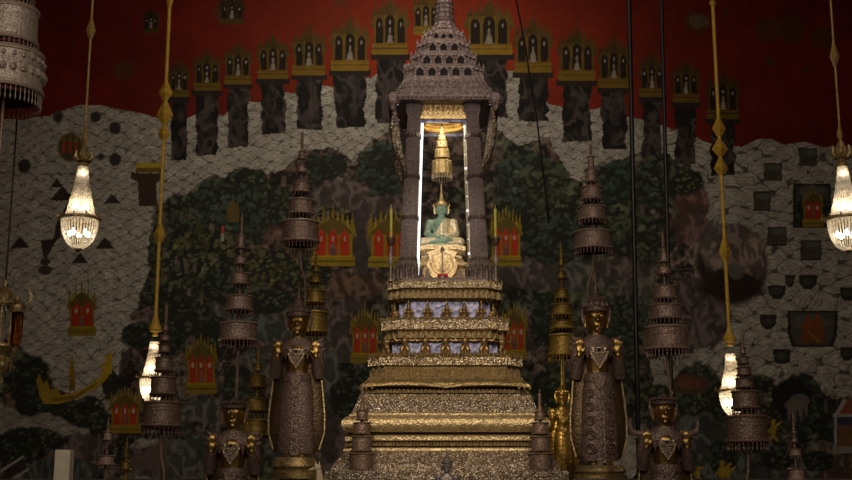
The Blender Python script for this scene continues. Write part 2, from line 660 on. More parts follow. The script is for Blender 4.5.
# the red sky above the sea
red_edge = [(-60, -40), (-60, 118), (20, 120), (50, 116), (75, 106), (100, 105), (125, 110), (150, 116), (172, 119), (190, 117), (205, 110), (222, 116), (240, 101), (262, 103),
            (285, 92), (300, 95), (318, 84), (335, 88), (352, 76), (370, 78), (390, 66), (440, 60), (490, 66), (508, 72), (524, 68), (535, 84), (548, 104), (565, 108), (590, 110), (610, 106),
            (625, 116), (645, 121), (668, 128), (690, 132), (705, 142), (722, 145), (742, 147), (756, 140), (770, 138), (784, 145), (805, 142), (822, 147), (852, 146), (920, 150), (920, -60)]
s, m = polym(red_edge, 0.03)
redc = np.stack([0.105 + 0.09 * (NB[s] - .5), 0.0035 + 0.003 * NM[s], 0.0012 + 0.001 * NM[s]], -1) * (0.75 + .5 * NM[s])[..., None]
xr, zr = wpt(470, 90)
CA[s] = CA[s] * (1 - m[..., None]) + redc * m[..., None]
# orange-red added to the red sky, strongest in the middle
x0, z0 = wpt(440, 60)
band = np.exp(-((GX - x0) / 2.2) ** 2) * np.exp(-((GZ - z0) / 1.1) ** 2)
mm = np.zeros((NZ, NX)); mm[s] = m
CA += (mm * band)[..., None] * np.array([0.16, 0.022, 0.002])
for (px, py, r) in ((125, 70, 12), (228, 10, 14), (770, 62, 6), (806, 70, 5), (697, 22, 13), (725, 12, 5), (152, 18, 9), (790, 30, 16), (825, 38, 14), (768, 30, 14), (673, 16, 4), (340, 2, 6)):
    ell(px, py, r, r, (0.055, 0.035, 0.014), 0.25, .55)
ell(699, 21, 9, 6, (0.12, 0.09, 0.06), .8, .6)

# the dark land in the middle: woods, rocks, water
land = [(150, 330), (128, 318), (140, 300), (152, 262), (150, 235), (168, 205), (192, 190), (215, 172), (240, 186), (262, 176), (285, 172), (300, 150), (330, 148), (352, 160), (372, 140),
        (392, 130), (500, 130), (520, 145), (548, 138), (568, 172), (592, 190), (600, 165), (622, 160), (655, 148), (690, 165), (704, 190), (690, 210), (700, 240), (690, 262), (705, 285), (722, 300), (716, 330),
        (690, 345), (700, 380), (735, 392), (765, 400), (800, 392), (830, 400), (920, 395), (920, 520), (-60, 520), (-60, 360), (-10, 330), (30, 352), (48, 400), (75, 405), (105, 395), (118, 375), (122, 352), (140, 345)]
s, m = polym(land, 0.10)
hb = sm(NB[s], .42, .62)[..., None]
vn = sm(np.abs(NM[s] - .5), .0, .10)[..., None]
dk = (np.array([0.075, 0.052, 0.043]) * (1 - hb) + np.array([0.05, 0.056, 0.036]) * hb) * (.2 + 2.0 * (1 - vn) * NF[s][..., None] + 1.3 * sm(NF[s], .42, .72)[..., None])
stk = np.sin((GZ[s] + (NM[s] - .5) * .5 + (NB[s] - .5) * .8) * 60) * .5 + .5
dk = dk + np.array([0.075, 0.072, 0.062]) * (sm(stk, .6, 1) * sm(np.roll(NB, 200, 1)[s], .5, .66))[..., None]
CA[s] = CA[s] * (1 - m[..., None]) + dk * m[..., None]

# silver water showing between the lower woods
for pts in ([(60, 418), (100, 400), (120, 398), (110, 425), (70, 440), (20, 440), (-40, 430), (-40, 395), (20, 402)], [(118, 455), (140, 440), (180, 438), (215, 446), (212, 480), (120, 485)],
            [(690, 300), (712, 315), (705, 342), (690, 344)], [(612, 450), (640, 425), (650, 440), (640, 475), (615, 478)], [(596, 462), (612, 452), (612, 485), (596, 485)], [(650, 360), (700, 350), (705, 380), (690, 395), (655, 400)]):
    s, m = polym(pts, .06)
    CA[s] = CA[s] * (1 - m[..., None] * .85) + (sil[s] * (1 - LN[s][..., None] * .7)) * m[..., None] * .85

MAU, BRN, GRY, TEA = (0.12, 0.09, 0.085), (0.13, 0.08, 0.055), (0.12, 0.115, 0.1), (0.085, 0.1, 0.09)
for a in ((345, 195, 40, 14, MAU), (385, 205, 34, 12, MAU), (362, 240, 10, 40, MAU), (345, 285, 42, 12, BRN), (300, 262, 36, 16, BRN), (255, 205, 16, 26, BRN), (272, 225, 26, 20, BRN), (540, 275, 46, 16, MAU), (520, 255, 20, 12, GRY),
          (575, 275, 40, 14, GRY), (625, 268, 30, 10, MAU), (230, 310, 60, 14, GRY), (300, 335, 40, 20, GRY), (212, 410, 30, 12, GRY), (270, 360, 30, 14, GRY), (350, 330, 20, 30, MAU), (185, 280, 24, 30, BRN), (164, 318, 20, 10, MAU),
          (20, 400, 18, 8, BRN), (80, 448, 30, 12, MAU), (60, 470, 40, 12, TEA), (150, 462, 40, 14, MAU), (178, 462, 34, 18, GRY), (205, 445, 22, 14, TEA), (330, 440, 24, 40, MAU), (325, 380, 16, 30, GRY), (700, 300, 26, 26, MAU), (690, 330, 30, 16, MAU), (712, 322, 18, 22, MAU), (692, 205, 16, 24, (0.16, 0.09, .08)), (690, 228, 20, 16, (0.15, 0.09, .08)),
          (545, 470, 12, 20, BRN), (530, 330, 20, 20, MAU), (640, 300, 30, 20, GRY), (705, 440, 30, 26, TEA), (740, 470, 40, 14, TEA), (830, 468, 30, 14, BRN), (795, 470, 22, 16, GRY), (230, 460, 26, 20, TEA), (280, 420, 14, 40, TEA), (255, 330, 30, 12, TEA)):
    rock(*a)
GR, OL, DG = (0.06, 0.075, 0.042), (0.085, 0.083, 0.034), (0.042, 0.058, 0.042)
for a in ((186, 222, 34, 26, GR), (170, 250, 22, 24, GR), (215, 205, 24, 26, DG), (245, 185, 26, 16, GR), (240, 215, 30, 30, DG), (278, 205, 18, 22, GR), (325, 168, 20, 15, DG), (384, 168, 26, 28, DG), (205, 250, 30, 26, OL), (265, 268, 34, 20, OL),
          (310, 275, 20, 18, OL), (192, 285, 24, 22, GR), (225, 285, 24, 18, DG), (405, 160, 14, 30, DG), (520, 178, 26, 26, DG), (545, 200, 34, 40, GR), (512, 205, 20, 30, DG), (575, 215, 26, 30, GR), (555, 240, 30, 24, DG), (620, 190, 26, 30, (0.03, .055, .036)), (622, 225, 24, 26, GR), (652, 185, 20, 24, DG),
          (650, 240, 22, 22, GR), (686, 182, 17, 12, OL), (30, 372, 16, 18, DG), (35, 395, 20, 18, DG), (60, 402, 16, 12, GR), (85, 412, 22, 14, GR), (105, 425, 14, 12, DG), (30, 440, 30, 12, GR), (15, 455, 20, 14, DG), (120, 455, 14, 10, DG), (140, 335, 18, 14, DG), (172, 330, 16, 26, DG), (190, 318, 20, 16, GR), (215, 340, 12, 26, DG),
          (240, 390, 20, 22, DG), (265, 300, 24, 12, GR), (370, 390, 16, 30, DG), (345, 400, 14, 24, DG), (545, 320, 14, 30, DG), (555, 390, 20, 30, GR), (610, 360, 20, 40, DG), (625, 320, 22, 24, DG), (700, 390, 26, 24, GR), (735, 410, 26, 20, DG), (770, 420, 22, 16, OL), (800, 405, 24, 30, DG), (775, 455, 18, 14, GR), (760, 385, 16, 12, OL),
          (830, 420, 14, 20, DG), (722, 455, 18, 14, DG), (110, 385, 8, 14, GR), (160, 295, 22, 16, GR), (820, 460, 16, 10, DG), (655, 400, 18, 14, OL)):
    tree(a[0], a[1], a[2], a[3], a[4])
ell(792, 398, 19, 20, (0.012, 0.011, 0.011), .1)
# little pale people and horses among the trees
r_ = random.Random(5)
for i in range(75):
    px, py = r_.choice([(r_.uniform(160, 245), r_.uniform(205, 320)), (r_.uniform(150, 215), r_.uniform(215, 300)), (r_.uniform(60, 210), r_.uniform(425, 480)), (r_.uniform(590, 700), r_.uniform(250, 330)), (r_.uniform(760, 850), r_.uniform(395, 470))])
    a, l = r_.uniform(.6, 2.6), r_.uniform(3, 7)
    c = np.array((0.17, 0.145, 0.115)) * r_.uniform(.4, 1)
    ell(px, py, 1.6, l * .7, c, .5, .8)
    ell(px + r_.uniform(-2, 2), py - l, 1.5, 1.5, c, .2, .8)
    poly([(px, py), (px + math.cos(a) * l, py + math.sin(a) * l * .8), (px + math.cos(a) * l + 1.6, py + math.sin(a) * l * .8), (px + 2, py - 2)], c, None, .8)
for px, py in ((742, 405), (745, 425), (795, 405), (800, 400)):
    ell(px, py, 9, 5, (0.13, 0.115, .1), .3, .8)
    ell(px - 6, py + 8, 1.6, 8, (0.13, 0.115, .1), .3, .8)
    ell(px + 6, py + 8, 1.6, 8, (0.13, 0.115, .1), .3, .8)

# heavens: golden three-windowed mansions on dark rock pillars
YG, YD, WIN = (0.26, 0.155, 0.012), (0.125, 0.072, 0.012), (0.014, 0.007, 0.004)


def mansion(cx, yb, w, yt, k=1.0, pil=None, dull=False):
    h = yb - yt
    yg, yd = np.array(YG) * k * .8, np.array(YD) * k * .85
    if pil:
        hw = w * 0.42
        n = 9
        L_ = [(cx - hw * (1.15 if i == 0 else .8 + .25 * r_.random()), yb + (pil - yb) * i / n) for i in range(n + 1)]
        R_ = [(cx + hw * (1.15 if i == 0 else .8 + .25 * r_.random()), yb + (pil - yb) * i / n) for i in range(n, -1, -1)]
        ps, pm = polym(L_ + R_, .05)
        put_(ps, pm, np.array((0.062, 0.047, 0.043)) * (.12 + .9 * sm(np.roll(RIDGE, int(cx * 5) % 200, 1)[ps], .5, 1)[..., None]))
        rect(cx - hw * 1.3, yb - 1, cx + hw * 1.3, yb + 5, (0.02, 0.012, .009))
        for i in range(int((pil - yb) * w / 140)):
            ell(cx + r_.uniform(-.8, .8) * hw * .8, r_.uniform(yb + 6, pil - 3), r_.uniform(2, 4.5), r_.uniform(2, 6), np.array((0.06, 0.046, 0.042)) * r_.uniform(.2, 1.1), .8, .6, .4)
    # roofs: a rising row of spiked gables
    for j, (o, hh, ww) in enumerate(((-.46, .62, .14), (.46, .62, .14), (-.4, .78, .18), (.4, .78, .18), (-.3, .7, .24), (.3, .7, .24), (-.2, .95, .24), (.2, .95, .24), (-.1, .9, .26), (.1, .9, .26), (0, 1.25, .34))):
        bx = cx + o * w
        y0 = yb - h * .45
        y1 = yb - h * (.45 + .55 * hh)
        poly([(bx - w * ww * .5, y0), (bx - w * ww * .28, y0 + (y1 - y0) * .5), (bx - .7, y0 + (y1 - y0) * .72), (bx, y1), (bx + .7, y0 + (y1 - y0) * .72), (bx + w * ww * .28, y0 + (y1 - y0) * .5), (bx + w * ww * .5, y0)], yd * (.95 if j % 2 else .7))
        for sd in (-1, 1):
            poly([(bx + sd * w * ww * .5, y0), (bx + sd * w * ww * .62, y0 - h * .16), (bx + sd * w * ww * .3, y0 - h * .08)], yd)
    rect(cx - w * .46, yb - h * .66, cx + w * .46, yb - h * .16, yd)
    rect(cx - w * .5, yb - h * .17, cx + w * .5, yb, yg)
    rect(cx - w * .5, yb - h * .12, cx + w * .5, yb - h * .1, yd * .8)
    rect(cx - w * .47, yb - h * .2, cx + w * .47, yb - h * .16, yg * .8)
    for o, ww, hh in ((-.3, .2, .5), (.3, .2, .5), (0, .25, .56)):
        bx = cx + o * w
        rect(bx - w * ww * .62, yb - h * (.17 + hh * .86), bx + w * ww * .62, yb - h * .17, yg * .75)
        rect(bx - w * ww * .5, yb - h * (.17 + hh * .74), bx + w * ww * .5, yb - h * .19, WIN)
        ell(bx, yb - h * (.17 + hh * .74), w * ww * .5, h * .08, WIN)
        ell(bx, yb - h * (.17 + hh * .66), .9, h * .04, (0.3, .27, .22), 0, .8)
    if not dull:
        c = (0.26, .22, .17)
        ell(cx, yb - h * .27, w * .07, h * .09, c, .5, .8)
        ell(cx, yb - h * .4, 1.2, h * .06, c, .2, .8)
        poly([(cx - w * .12, yb - h * .19), (cx, yb - h * .3), (cx + w * .12, yb - h * .19)], c, None, .7)


for a in ((179, 97, 20, 58, .55, 160), (207, 91, 27, 48, .6, 156), (238, 84, 27, 40, .65, 147), (273, 79, 31, 32, .7, 134), (309, 75, 33, 24, .8, 130), (350, 71, 38, 14, 1.0, 128), (390, 55, 36, -6, 1.0, 124), (426, 35, 26, -10, 1.0, None),
          (489, 55, 46, -4, 1.05, 118), (533, 73, 37, 14, .85, 121), (577, 81, 37, 24, .75, 141), (614, 88, 31, 34, .65, 149), (652, 97, 25, 50, .55, 156), (686, 102, 27, 58, .55, 164), (723, 119, 32, 68, .5, 176), (151, 33, 15, 8, .3, None), (232, 24, 24, -6, .3, None)):
    mansion(*a)

# red-walled palaces with tall yellow spires
RW = (0.42, 0.035, 0.008)


def palace(cx, yb, w, yt, k=1.0, bays=3):
    h = yb - yt
    yg, yd, rw = np.array((0.36, 0.25, 0.014)) * k, np.array((0.12, 0.085, 0.016)) * k, np.array(RW) * k
    for i in range(9):
        o = -0.46 + .92 * i / 8
        hh = (1.08 - abs(o) * .75) * (1 if i % 2 == 0 else .8)
        bx = cx + o * w
        y0, y1 = yb - h * .48, yb - h * (.5 + .5 * hh)
        poly([(bx - w * .1, y0), (bx - w * .045, (y0 + y1) / 2), (bx, y1), (bx + w * .045, (y0 + y1) / 2), (bx + w * .1, y0)], yg * (.95 if i % 2 else .65))
    poly([(cx - w * .52, yb - h * .5), (cx - w * .3, yb - h * .68), (cx, yb - h * .8), (cx + w * .3, yb - h * .68), (cx + w * .52, yb - h * .5), (cx + w * .48, yb - h * .45), (cx - w * .48, yb - h * .45)], yd)
    rect(cx - w * .46, yb - h * .52, cx + w * .46, yb - h * .12, yg * .7)
    for i in range(bays):
        a0 = cx - w * .42 + w * .84 * i / bays
        a1 = a0 + w * .84 / bays
        rect(a0 + w * .03, yb - h * .5, a1 - w * .03, yb - h * .16, rw)
        poly([(a0 + w * .02, yb - h * .49), ((a0 + a1) / 2, yb - h * .62), (a1 - w * .02, yb - h * .49)], rw)
        ell((a0 + a1) / 2, yb - h * .45, 1.3, 2.6, (0.4, .36, .3), 0, .85)
    ell(cx, yb - h * .24, w * .07, h * .07, (0.1, .08, .07), .4, .9)
    ell(cx, yb - h * .33, w * .045, h * .045, (0.15, .12, .1), .2, .9)
    rect(cx - w * .52, yb - h * .15, cx + w * .52, yb, yg * .75)
    rect(cx - w * .52, yb - h * .09, cx + w * .52, yb - h * .06, yd)
    rect(cx - w * .48, yb - h * .17, cx + w * .48, yb - h * .14, yg)


palace(333, 266, 42, 205, 1.0)
palace(391, 267, 44, 205, 1.0)
palace(506, 266, 30, 203, 1.0)
palace(82, 336, 27, 280, .65, 2)
palace(125, 433, 30, 384, .75)
palace(201, 394, 30, 330, .7, 3)
palace(365, 363, 28, 302, .8, 3)
palace(514, 360, 25, 298, .85, 3)
rect(136, 168, 162, 172, (.12, .08, .01)); rect(135, 163, 162, 168, (0.36, .26, .02))
poly([(131, 173), (163, 173), (162, 179), (156, 183), (157, 206), (139, 206), (138, 182), (131, 179)], (0.045, 0.022, 0.016), .02)
poly([(226, 212), (240, 212), (238, 205), (233, 200), (228, 205)], (.11, .075, .02)); rect(227, 212, 239, 222, (.1, .07, .02)); rect(221, 226, 224, 234, (.35, .05, .03)); rect(221, 234, 224, 241, (.3, .28, .26))

# islands
rd = lambda px, py, r: (ell(px, py, r, r * 1.1, (0.09, 0.075, .06), .15), ell(px, py, r * .85, r * .95, (0.03, 0.026, .022), .5))
for a in ((115, 128, 6), (115, 160, 6.5), (101, 157, 4), (25, 166, 6), (58, 117, 6), (95, 117, 5)):
    rd(*a)
ell(70, 147, 13, 16, (.09, .06, .02), .1); ell(70, 147, 11, 13, (0.05, .045, .02), .2)
for o in (-6, 0, 6):
    rect(70 + o - 1.8, 142, 70 + o + 1.8, 154, (.25, .04, .012)); poly([(70 + o - 3, 142), (70 + o, 134), (70 + o + 3, 142)], (.12, .09, .02))
for a in ((63, 193, 13), (112, 198, 8), (105, 243, 10), (80, 258, 9), (20, 242, 10), (57, 183, 7)):
    px, py, r = a
    poly([(px - r, py + r * .6), (px, py - r * .6), (px + r, py + r * .6)], (0.028, 0.022, .018), .02)
poly([(56, 222), (52, 240), (40, 240), (45, 262), (62, 230), (70, 205), (76, 190)], (0.035, .024, .02), .05)
for px, py, rr in ((45, 262, 5), (45, 270, 6.5), (45, 255, 3)):
    ell(px, py, rr, rr * .75, (0.05, 0.035, .025), .2)
for a in ((773, 172, 9, 9), (762, 201, 8.5, 9.5), (808, 157, 9, 9), (777, 236, 9.5, 9.5), (811, 250, 10.5, 10), (782, 356, 8, 7)):
    px, py, w, h = a
    rect(px - w, py - h, px + w, py + h, (0.022, .018, .016)); rect(px - w + 1.2, py - h + 1.2, px + w - 1.2, py + h - 1.2, (.062, .06, .045))
    ell(px - w * .2, py + h * .35, w * .7, h * .4, (.05, .042, .022), .6, .8); ell(px + w * .2, py - h * .5, w * .7, h * .3, (.1, .105, .095), .5, .7)
for a in ((777, 292, 9, 7), (808, 282, 9.5, 7), (768, 322, 8.5, 7), (848, 294, 8, 7), (782, 357, 9, 7), (847, 354, 7, 7), (790, 281, 5, 6)):
    px, py, w, h = a
    poly([(px - w, py - h), (px + w, py - h), (px + w * .9, py + h * .3), (px + w * .4, py + h), (px - w * .4, py + h), (px - w * .9, py + h * .3)], (.024, .021, .02)); ell(px, py - 1, w * .6, h * .5, (.055, .052, .045), .6, .8)
rect(793, 184, 831, 228, (.018, .016, .016)); rect(796, 186, 829, 226, (.045, .045, .045)); ell(812, 192, 15, 7, (.1, .095, .085), .4, .8)
tree(801, 212, 5, 13, DG); tree(825, 212, 5, 13, DG)
palace(813, 227, 20, 184, .75, 2)
poly([(787, 311), (838, 311), (837, 335), (833, 347), (792, 347), (788, 335)], (.02, .018, .015)); poly([(790, 313), (835, 313), (834, 334), (830, 345), (795, 345), (791, 334)], (.06, .056, .045))
ell(812, 322, 20, 7, (.09, .09, .075), .5, .7)
rect(802, 324, 824, 344, (.16, .045, .012)); poly([(803, 326), (808, 312), (813, 326)], (.2, .05, .015)); poly([(812, 326), (817, 312), (823, 326)], (.2, .05, .015)); rect(803, 340, 823, 344, (.11, .05, .01)); poly([(806, 330), (808, 330), (820, 342), (817, 342)], (.2, .12, .02))
# the round rocky isle on the right and its neighbours
ell(731, 265, 37, 41, (.06, .036, .028), .06); ell(731, 263, 34, 38, (.024, .014, .011), .12)
rock(746, 258, 20, 26, (.2, .145, .125)); rock(714, 248, 15, 24, (.2, .16, .14)); rock(728, 246, 12, 18, (.17, .13, .12)); rock(752, 250, 9, 14, (.24, .18, .16)); ell(731, 287, 30, 14, (.02, .012, .01), .2); rock(735, 235, 14, 10, (.17, .13, .115)); rock(736, 272, 7, 7, (.2, .18, .17))
ell(690, 384, 20, 10, (.07, .035, .02), .2); ell(690, 384, 12, 6, (.12, .05, .03), .4)
# the golden dragon barge
poly([(38, 378), (42, 384), (48, 392), (56, 396), (72, 393), (88, 386), (100, 377), (103, 366), (106, 358), (110, 352), (110, 362), (112, 370), (107, 379), (96, 388), (78, 398), (58, 404), (44, 404), (39, 394)], (.34, .22, .012))
poly([(38, 372), (41, 380), (44, 386), (54, 396), (48, 398), (38, 388)], (.2, .13, .01)); poly([(36, 380), (40, 374), (43, 384), (47, 380), (50, 390), (56, 388), (62, 396), (52, 402), (40, 396)], (.26, .17, .012)); poly([(103, 372), (101, 362), (106, 364), (105, 354), (109, 356), (111, 350), (113, 360), (112, 374)], (.34, .22, .012)); poly([(50, 399), (75, 395), (98, 382), (96, 385), (76, 399), (56, 402)], (.16, .1, .01))
rect(69, 378, 75, 391, (.14, .09, .01)); poly([(68, 380), (72, 352), (76, 380)], (.2, .13, .01)); rect(67, 372, 77, 374, (.22, .15, .01))
# painted house and gatehouse in the bottom corners
for p in ((0, 470, 24, 455), (4, 484, 28, 468), (0, 470, 4, 484), (24, 455, 28, 468)):
    poly([(p[0], p[1]), (p[2], p[3]), (p[2], p[3] + 2.4), (p[0] + 1, p[1] + 2.4)], (.3, .28, .26))
poly([(3, 472), (23, 459), (26, 467), (6, 481)], (.035, .02, .022))
rect(836, 412, 858, 448, (.03, .035, .06)); poly([(836, 415), (844, 400), (854, 400), (860, 415)], (.2, .06, .03)); rect(838, 425, 858, 446, (.14, .07, .03))
poly([(833, 416), (844, 398), (847, 400), (838, 416)], (.3, .27, .25)); rect(833, 414, 860, 417, (.3, .27, .25)); rect(834, 417, 837, 448, (.28, .26, .24)); rect(833, 446, 860, 454, (.22, .2, .17))
poly([(148, 450), (165, 438), (168, 470), (120, 470), (130, 458)], (.1, .07, .06), .03)
for px, py, kk in ((773, 430, 1), (722, 472, 1.1), (698, 472, .6), (728, 474, .9)):
    c = (.3, .2, .015)
    ell(px, py, 3 * kk, 6 * kk, c, .3); ell(px, py - 8 * kk, 2 * kk, 2.6 * kk, c)
    poly([(px - 1, py - 3), (px + 8 * kk, py - 9 * kk), (px + 9 * kk, py - 7 * kk), (px, py)], c); poly([(px, py - 3), (px - 7 * kk, py + 2), (px - 6 * kk, py + 4), (px, py + 1)], c)
    poly([(px, py + 3), (px + 6 * kk, py + 11 * kk), (px + 4 * kk, py + 12 * kk), (px - 2, py + 5)], c); poly([(px - 1, py + 3), (px - 5 * kk, py + 12 * kk), (px - 3 * kk, py + 12 * kk), (px + 1, py + 5)], c)

CA *= (0.9 + 0.2 * NL)[..., None]
CA = np.clip(CA, 0.002, 0.9)

vs = np.stack([GX.ravel(), np.zeros(NX * NZ), GZ.ravel()], -1).astype(np.float32)
idx = np.arange(NX * NZ).reshape(NZ, NX)
q = np.stack([idx[:-1, :-1], idx[:-1, 1:], idx[1:, 1:], idx[1:, :-1]], -1).reshape(-1).astype(np.int32)
me = bpy.data.meshes.new('wall_back')
nq = (NX - 1) * (NZ - 1)
me.vertices.add(NX * NZ)
me.vertices.foreach_set('co', vs.ravel())
me.loops.add(nq * 4)
me.loops.foreach_set('vertex_index', q)
me.polygons.add(nq)
me.polygons.foreach_set('loop_start', np.arange(0, nq * 4, 4, dtype=np.int32))
me.polygons.foreach_set('loop_total', np.full(nq, 4, dtype=np.int32))
me.update(calc_edges=True)
at_ = me.color_attributes.new('mural', 'FLOAT_COLOR', 'POINT')
at_.data.foreach_set('color', np.concatenate([CA.reshape(-1, 3), np.ones((NX * NZ, 1))], 1).astype(np.float32).ravel())
mm_ = bpy.data.materials.new('mural_painting')
nt, N, L, P = nodes_of(mm_)
va = N.new('ShaderNodeVertexColor')
va.layer_name = 'mural'
tc = N.new('ShaderNodeTexCoord')
nz_ = N.new('ShaderNodeTexNoise')
nz_.inputs['Scale'].default_value = 9
nz_.inputs['Detail'].default_value = 6
L.new(tc.outputs['Object'], nz_.inputs['Vector'])
cr_ = N.new('ShaderNodeValToRGB')
cr_.color_ramp.elements[0].position = .25
cr_.color_ramp.elements[0].color = (.75, .74, .72, 1)
cr_.color_ramp.elements[1].position = .7
L.new(nz_.outputs['Fac'], cr_.inputs['Fac'])
mu = N.new('ShaderNodeMix')
mu.data_type = 'RGBA'
mu.blend_type = 'MULTIPLY'
mu.inputs['Factor'].default_value = 1
L.new(va.outputs['Color'], mu.inputs['A'])
L.new(cr_.outputs['Color'], mu.inputs['B'])
L.new(mu.outputs['Result'], P.inputs['Base Color'])
P.inputs['Roughness'].default_value = 0.7
P.inputs['Specular IOR Level'].default_value = 0.15
me.materials.append(mm_)
wall = bpy.data.objects.new('wall_back', me)
COL.objects.link(wall)
wall.location = (0, WY, 0)
struct(wall)
struct(MB().box((0, WY + .15, 5), (15.2, .28, 10)).build('trim_1', M['plaster']))
struct(MB().box((0, -5.3, -.1), (15.2, 18.2, .2)).build('floor', M['stone']))
struct(MB().box((0, -5.3, 10.0), (15.2, 18.2, .2)).build('ceiling', M['ceiling']))
struct(MB().box((-7.7, -5.3, 4.95), (.2, 18.2, 10.1)).build('wall_left', M['plaster']))
struct(MB().box((7.7, -5.3, 4.95), (.2, 18.2, 10.1)).build('wall_right', M['plaster']))
ZC = 9.9

# ------------------------------------------------------------------ altar steps under the frame
ZU = at(297, 479, -0.3).z          # the step the two tall statues stand on
ZL = 0.5                           # the lower, front step
b = MB()
b.box((0, 0.55, ZL / 2), (10.4, 5.9, ZL))
struct(b.build('altar_step', M['stone']))
b = MB()
b.box((-3.35, 1.5, (ZU + ZL) / 2), (4.0, 4.0, ZU - ZL))
b.box((3.35, 1.5, (ZU + ZL) / 2), (4.0, 4.0, ZU - ZL))
b.box((0, 2.3, (ZU + ZL) / 2), (2.7, 2.4, ZU - ZL))
struct(b.build('altar_shelf', M['stone']))

# ------------------------------------------------------------------ redented (notched-corner) squares
X0 = 0.178


def outline(w, st, n=2):
    q = [(w, w - n * st)]
    for k in range(n):
        q.append((w - (k + 1) * st, w - (n - k) * st))
        q.append((w - (k + 1) * st, w - (n - k - 1) * st))
    pts = []
    for k in range(4):
        a = k * PI / 2
        for x, y in q:
            pts.append((x * math.cos(a) - y * math.sin(a), x * math.sin(a) + y * math.cos(a)))
    return pts


def rloft(mb, prof, st, cx=X0, cy=0.0, n=2):
    return mb.loft([[(cx + x, cy + y, z) for x, y in outline(w, min(st, w * .2), n)] for w, z in prof])


def edges(w, st, cx=X0, cy=0.0):
    o = outline(w, min(st, w * .2))
    for i in range(len(o)):
        a, c = Vector((*o[i], 0)), Vector((*o[(i + 1) % len(o)], 0))
        yield a + Vector((cx, cy, 0)), c + Vector((cx, cy, 0))


def petals(mb, w, st, z0, z1, pitch, depth, cx=X0, up=True, cy=0.0):
    """a row of pointed lotus petals standing round the moulding"""
    for a, c in edges(w, st, cx, cy):
        l = (c - a).length
        n = max(1, int(round(l / pitch)))
        t = (c - a) / l
        nr = Vector((t.y, -t.x, 0))
        for i in range(n):
            p = a + t * (l * (i + .5) / n)
            hw = l / n * .46
            zb, zt = (z0, z1) if up else (z1, z0)
            zm = zb + (zt - zb) * .55
            B = [p - t * hw, p + t * hw]
            vs = [(*B[0].xy, zb), (*B[1].xy, zb), (*(p + t * hw).xy, zm), (*p.xy, zt), (*(p - t * hw).xy, zm), (*(p + nr * depth).xy, zb), (*(p + nr * depth).xy, zm)]
            mb.add(vs, [(0, 5, 6, 4), (5, 1, 2, 6), (4, 6, 3), (6, 2, 3), (0, 1, 5), (0, 4, 3, 2, 1)])


def wp(hp):
    return hp * 12.5 / (F + hp)


def zw(py, w):
    return at(444, py, -w).z


# ------------------------------------------------------------------ the tiered pedestal
ped = thing('tiered_pedestal', 'tall stepped gold mosaic pedestal with rows of small guardian figures, carrying the spired throne', 'pedestal', (X0, 0, ZL))
ST = .055


def band(name, rows, mat, sm_=False, parent=ped):
    m_ = MB()
    rloft(m_, [(wp(h), zw(y, wp(h))) for h, y in rows], ST)
    return m_.build(name, mat, parent, sm_)


band('cornice', [(53, 289), (55, 288.5), (57, 287.6), (57, 281.5), (55, 281), (54, 280)][::1], M['mosaic_gold'])
band('cove', [(47, 301), (50, 296), (52, 291), (53, 289)], M['gold_dark'])
band('recess_wall', [(45, 320), (45, 300)], M['blue_glass'])
band('cornice', [(60, 330), (63, 329), (63, 319.5), (60, 318)], M['mosaic_gold'])
band('cove', [(54, 341), (56, 336), (59, 330)], M['gold_dark'])
band('recess_wall', [(52, 356), (52, 340)], M['blue_glass'])
band('cornice', [(73, 366), (76, 365), (76, 356), (73, 353.5)], M['mosaic_gold'])
band('cove', [(74, 377), (71, 372), (72, 366)], M['gold_dark'])
band('curved_eave', [(83, 386), (82, 383), (77, 379), (75, 376)], M['gold_dark'])
band('fillet', [(78, 395), (78, 386)], M['recess_shade'])
band('inlaid_band', [(92, 413), (90, 408), (86, 400), (84, 396), (84, 394)], M['mosaic_grey'])
band('fillet', [(93, 416), (94, 415), (94, 413), (92, 412)], M['gold_band'])
band('round_moulding', [(97, 432), (100, 429), (102, 425), (101.5, 420), (99, 417), (95, 415)], M['gold_band'], True)
band('fillet', [(93, 436), (93, 432)], M['recess_shade'])
band('fillet', [(97, 441), (98, 440), (98, 436.5), (96, 435)], M['gold_band'])
band('fillet', [(95, 449), (95, 441)], M['recess_shade'])
band('flared_band', [(112, 471), (109, 464), (102, 456), (99, 452), (98, 448)], M['mosaic_grey'])
band('fillet', [(99, 451.5), (99.6, 450.5), (99.2, 448.5), (98, 447.5)], M['gold_band'])
w_l = 1.13
m_ = MB()
zt, zb_ = zw(471, wp(113)), ZL
rloft(m_, [(1.27, zb_), (1.27, zb_ + .25), (1.22, zb_ + .3), (1.22, zt - .16), (1.265, zt - .12), (1.265, zt - .02), (1.255, zt)], ST)
m_.v = [(X0 + (x - X0) * .84, y, z) for x, y, z in m_.v]
m_.build('plinth', M['mosaic_grey'], ped)
# petal rows
for (h, y0, y1, pitch, d, mat, up) in ((72, 376, 367, .032, .02, 'gold_band', True), (80, 393, 388.5, .04, .025, 'gold_band', True), (77, 352, 356, .035, .015, 'gold_dark', False), (96, 446, 441.5, .03, .02, 'gold_band', True), (64, 318.5, 316.5, .05, .01, 'gold_dark', True),
                                       (84.5, 395, 400, .05, .012, 'gold_band', False), (98.5, 451, 456, .05, .012, 'gold_band', False), (109, 470, 465, .06, .012, 'gold_band', True), (56, 298, 289.5, .05, .012, 'gold_band', True), (58, 338, 330.5, .05, .012, 'gold_band', True)):
    m_ = MB()
    petals(m_, wp(h), ST, zw(y0, wp(h)), zw(y1, wp(h)), pitch, d, up=up)
    m_.build('lotus_petal_row', M[mat], ped)
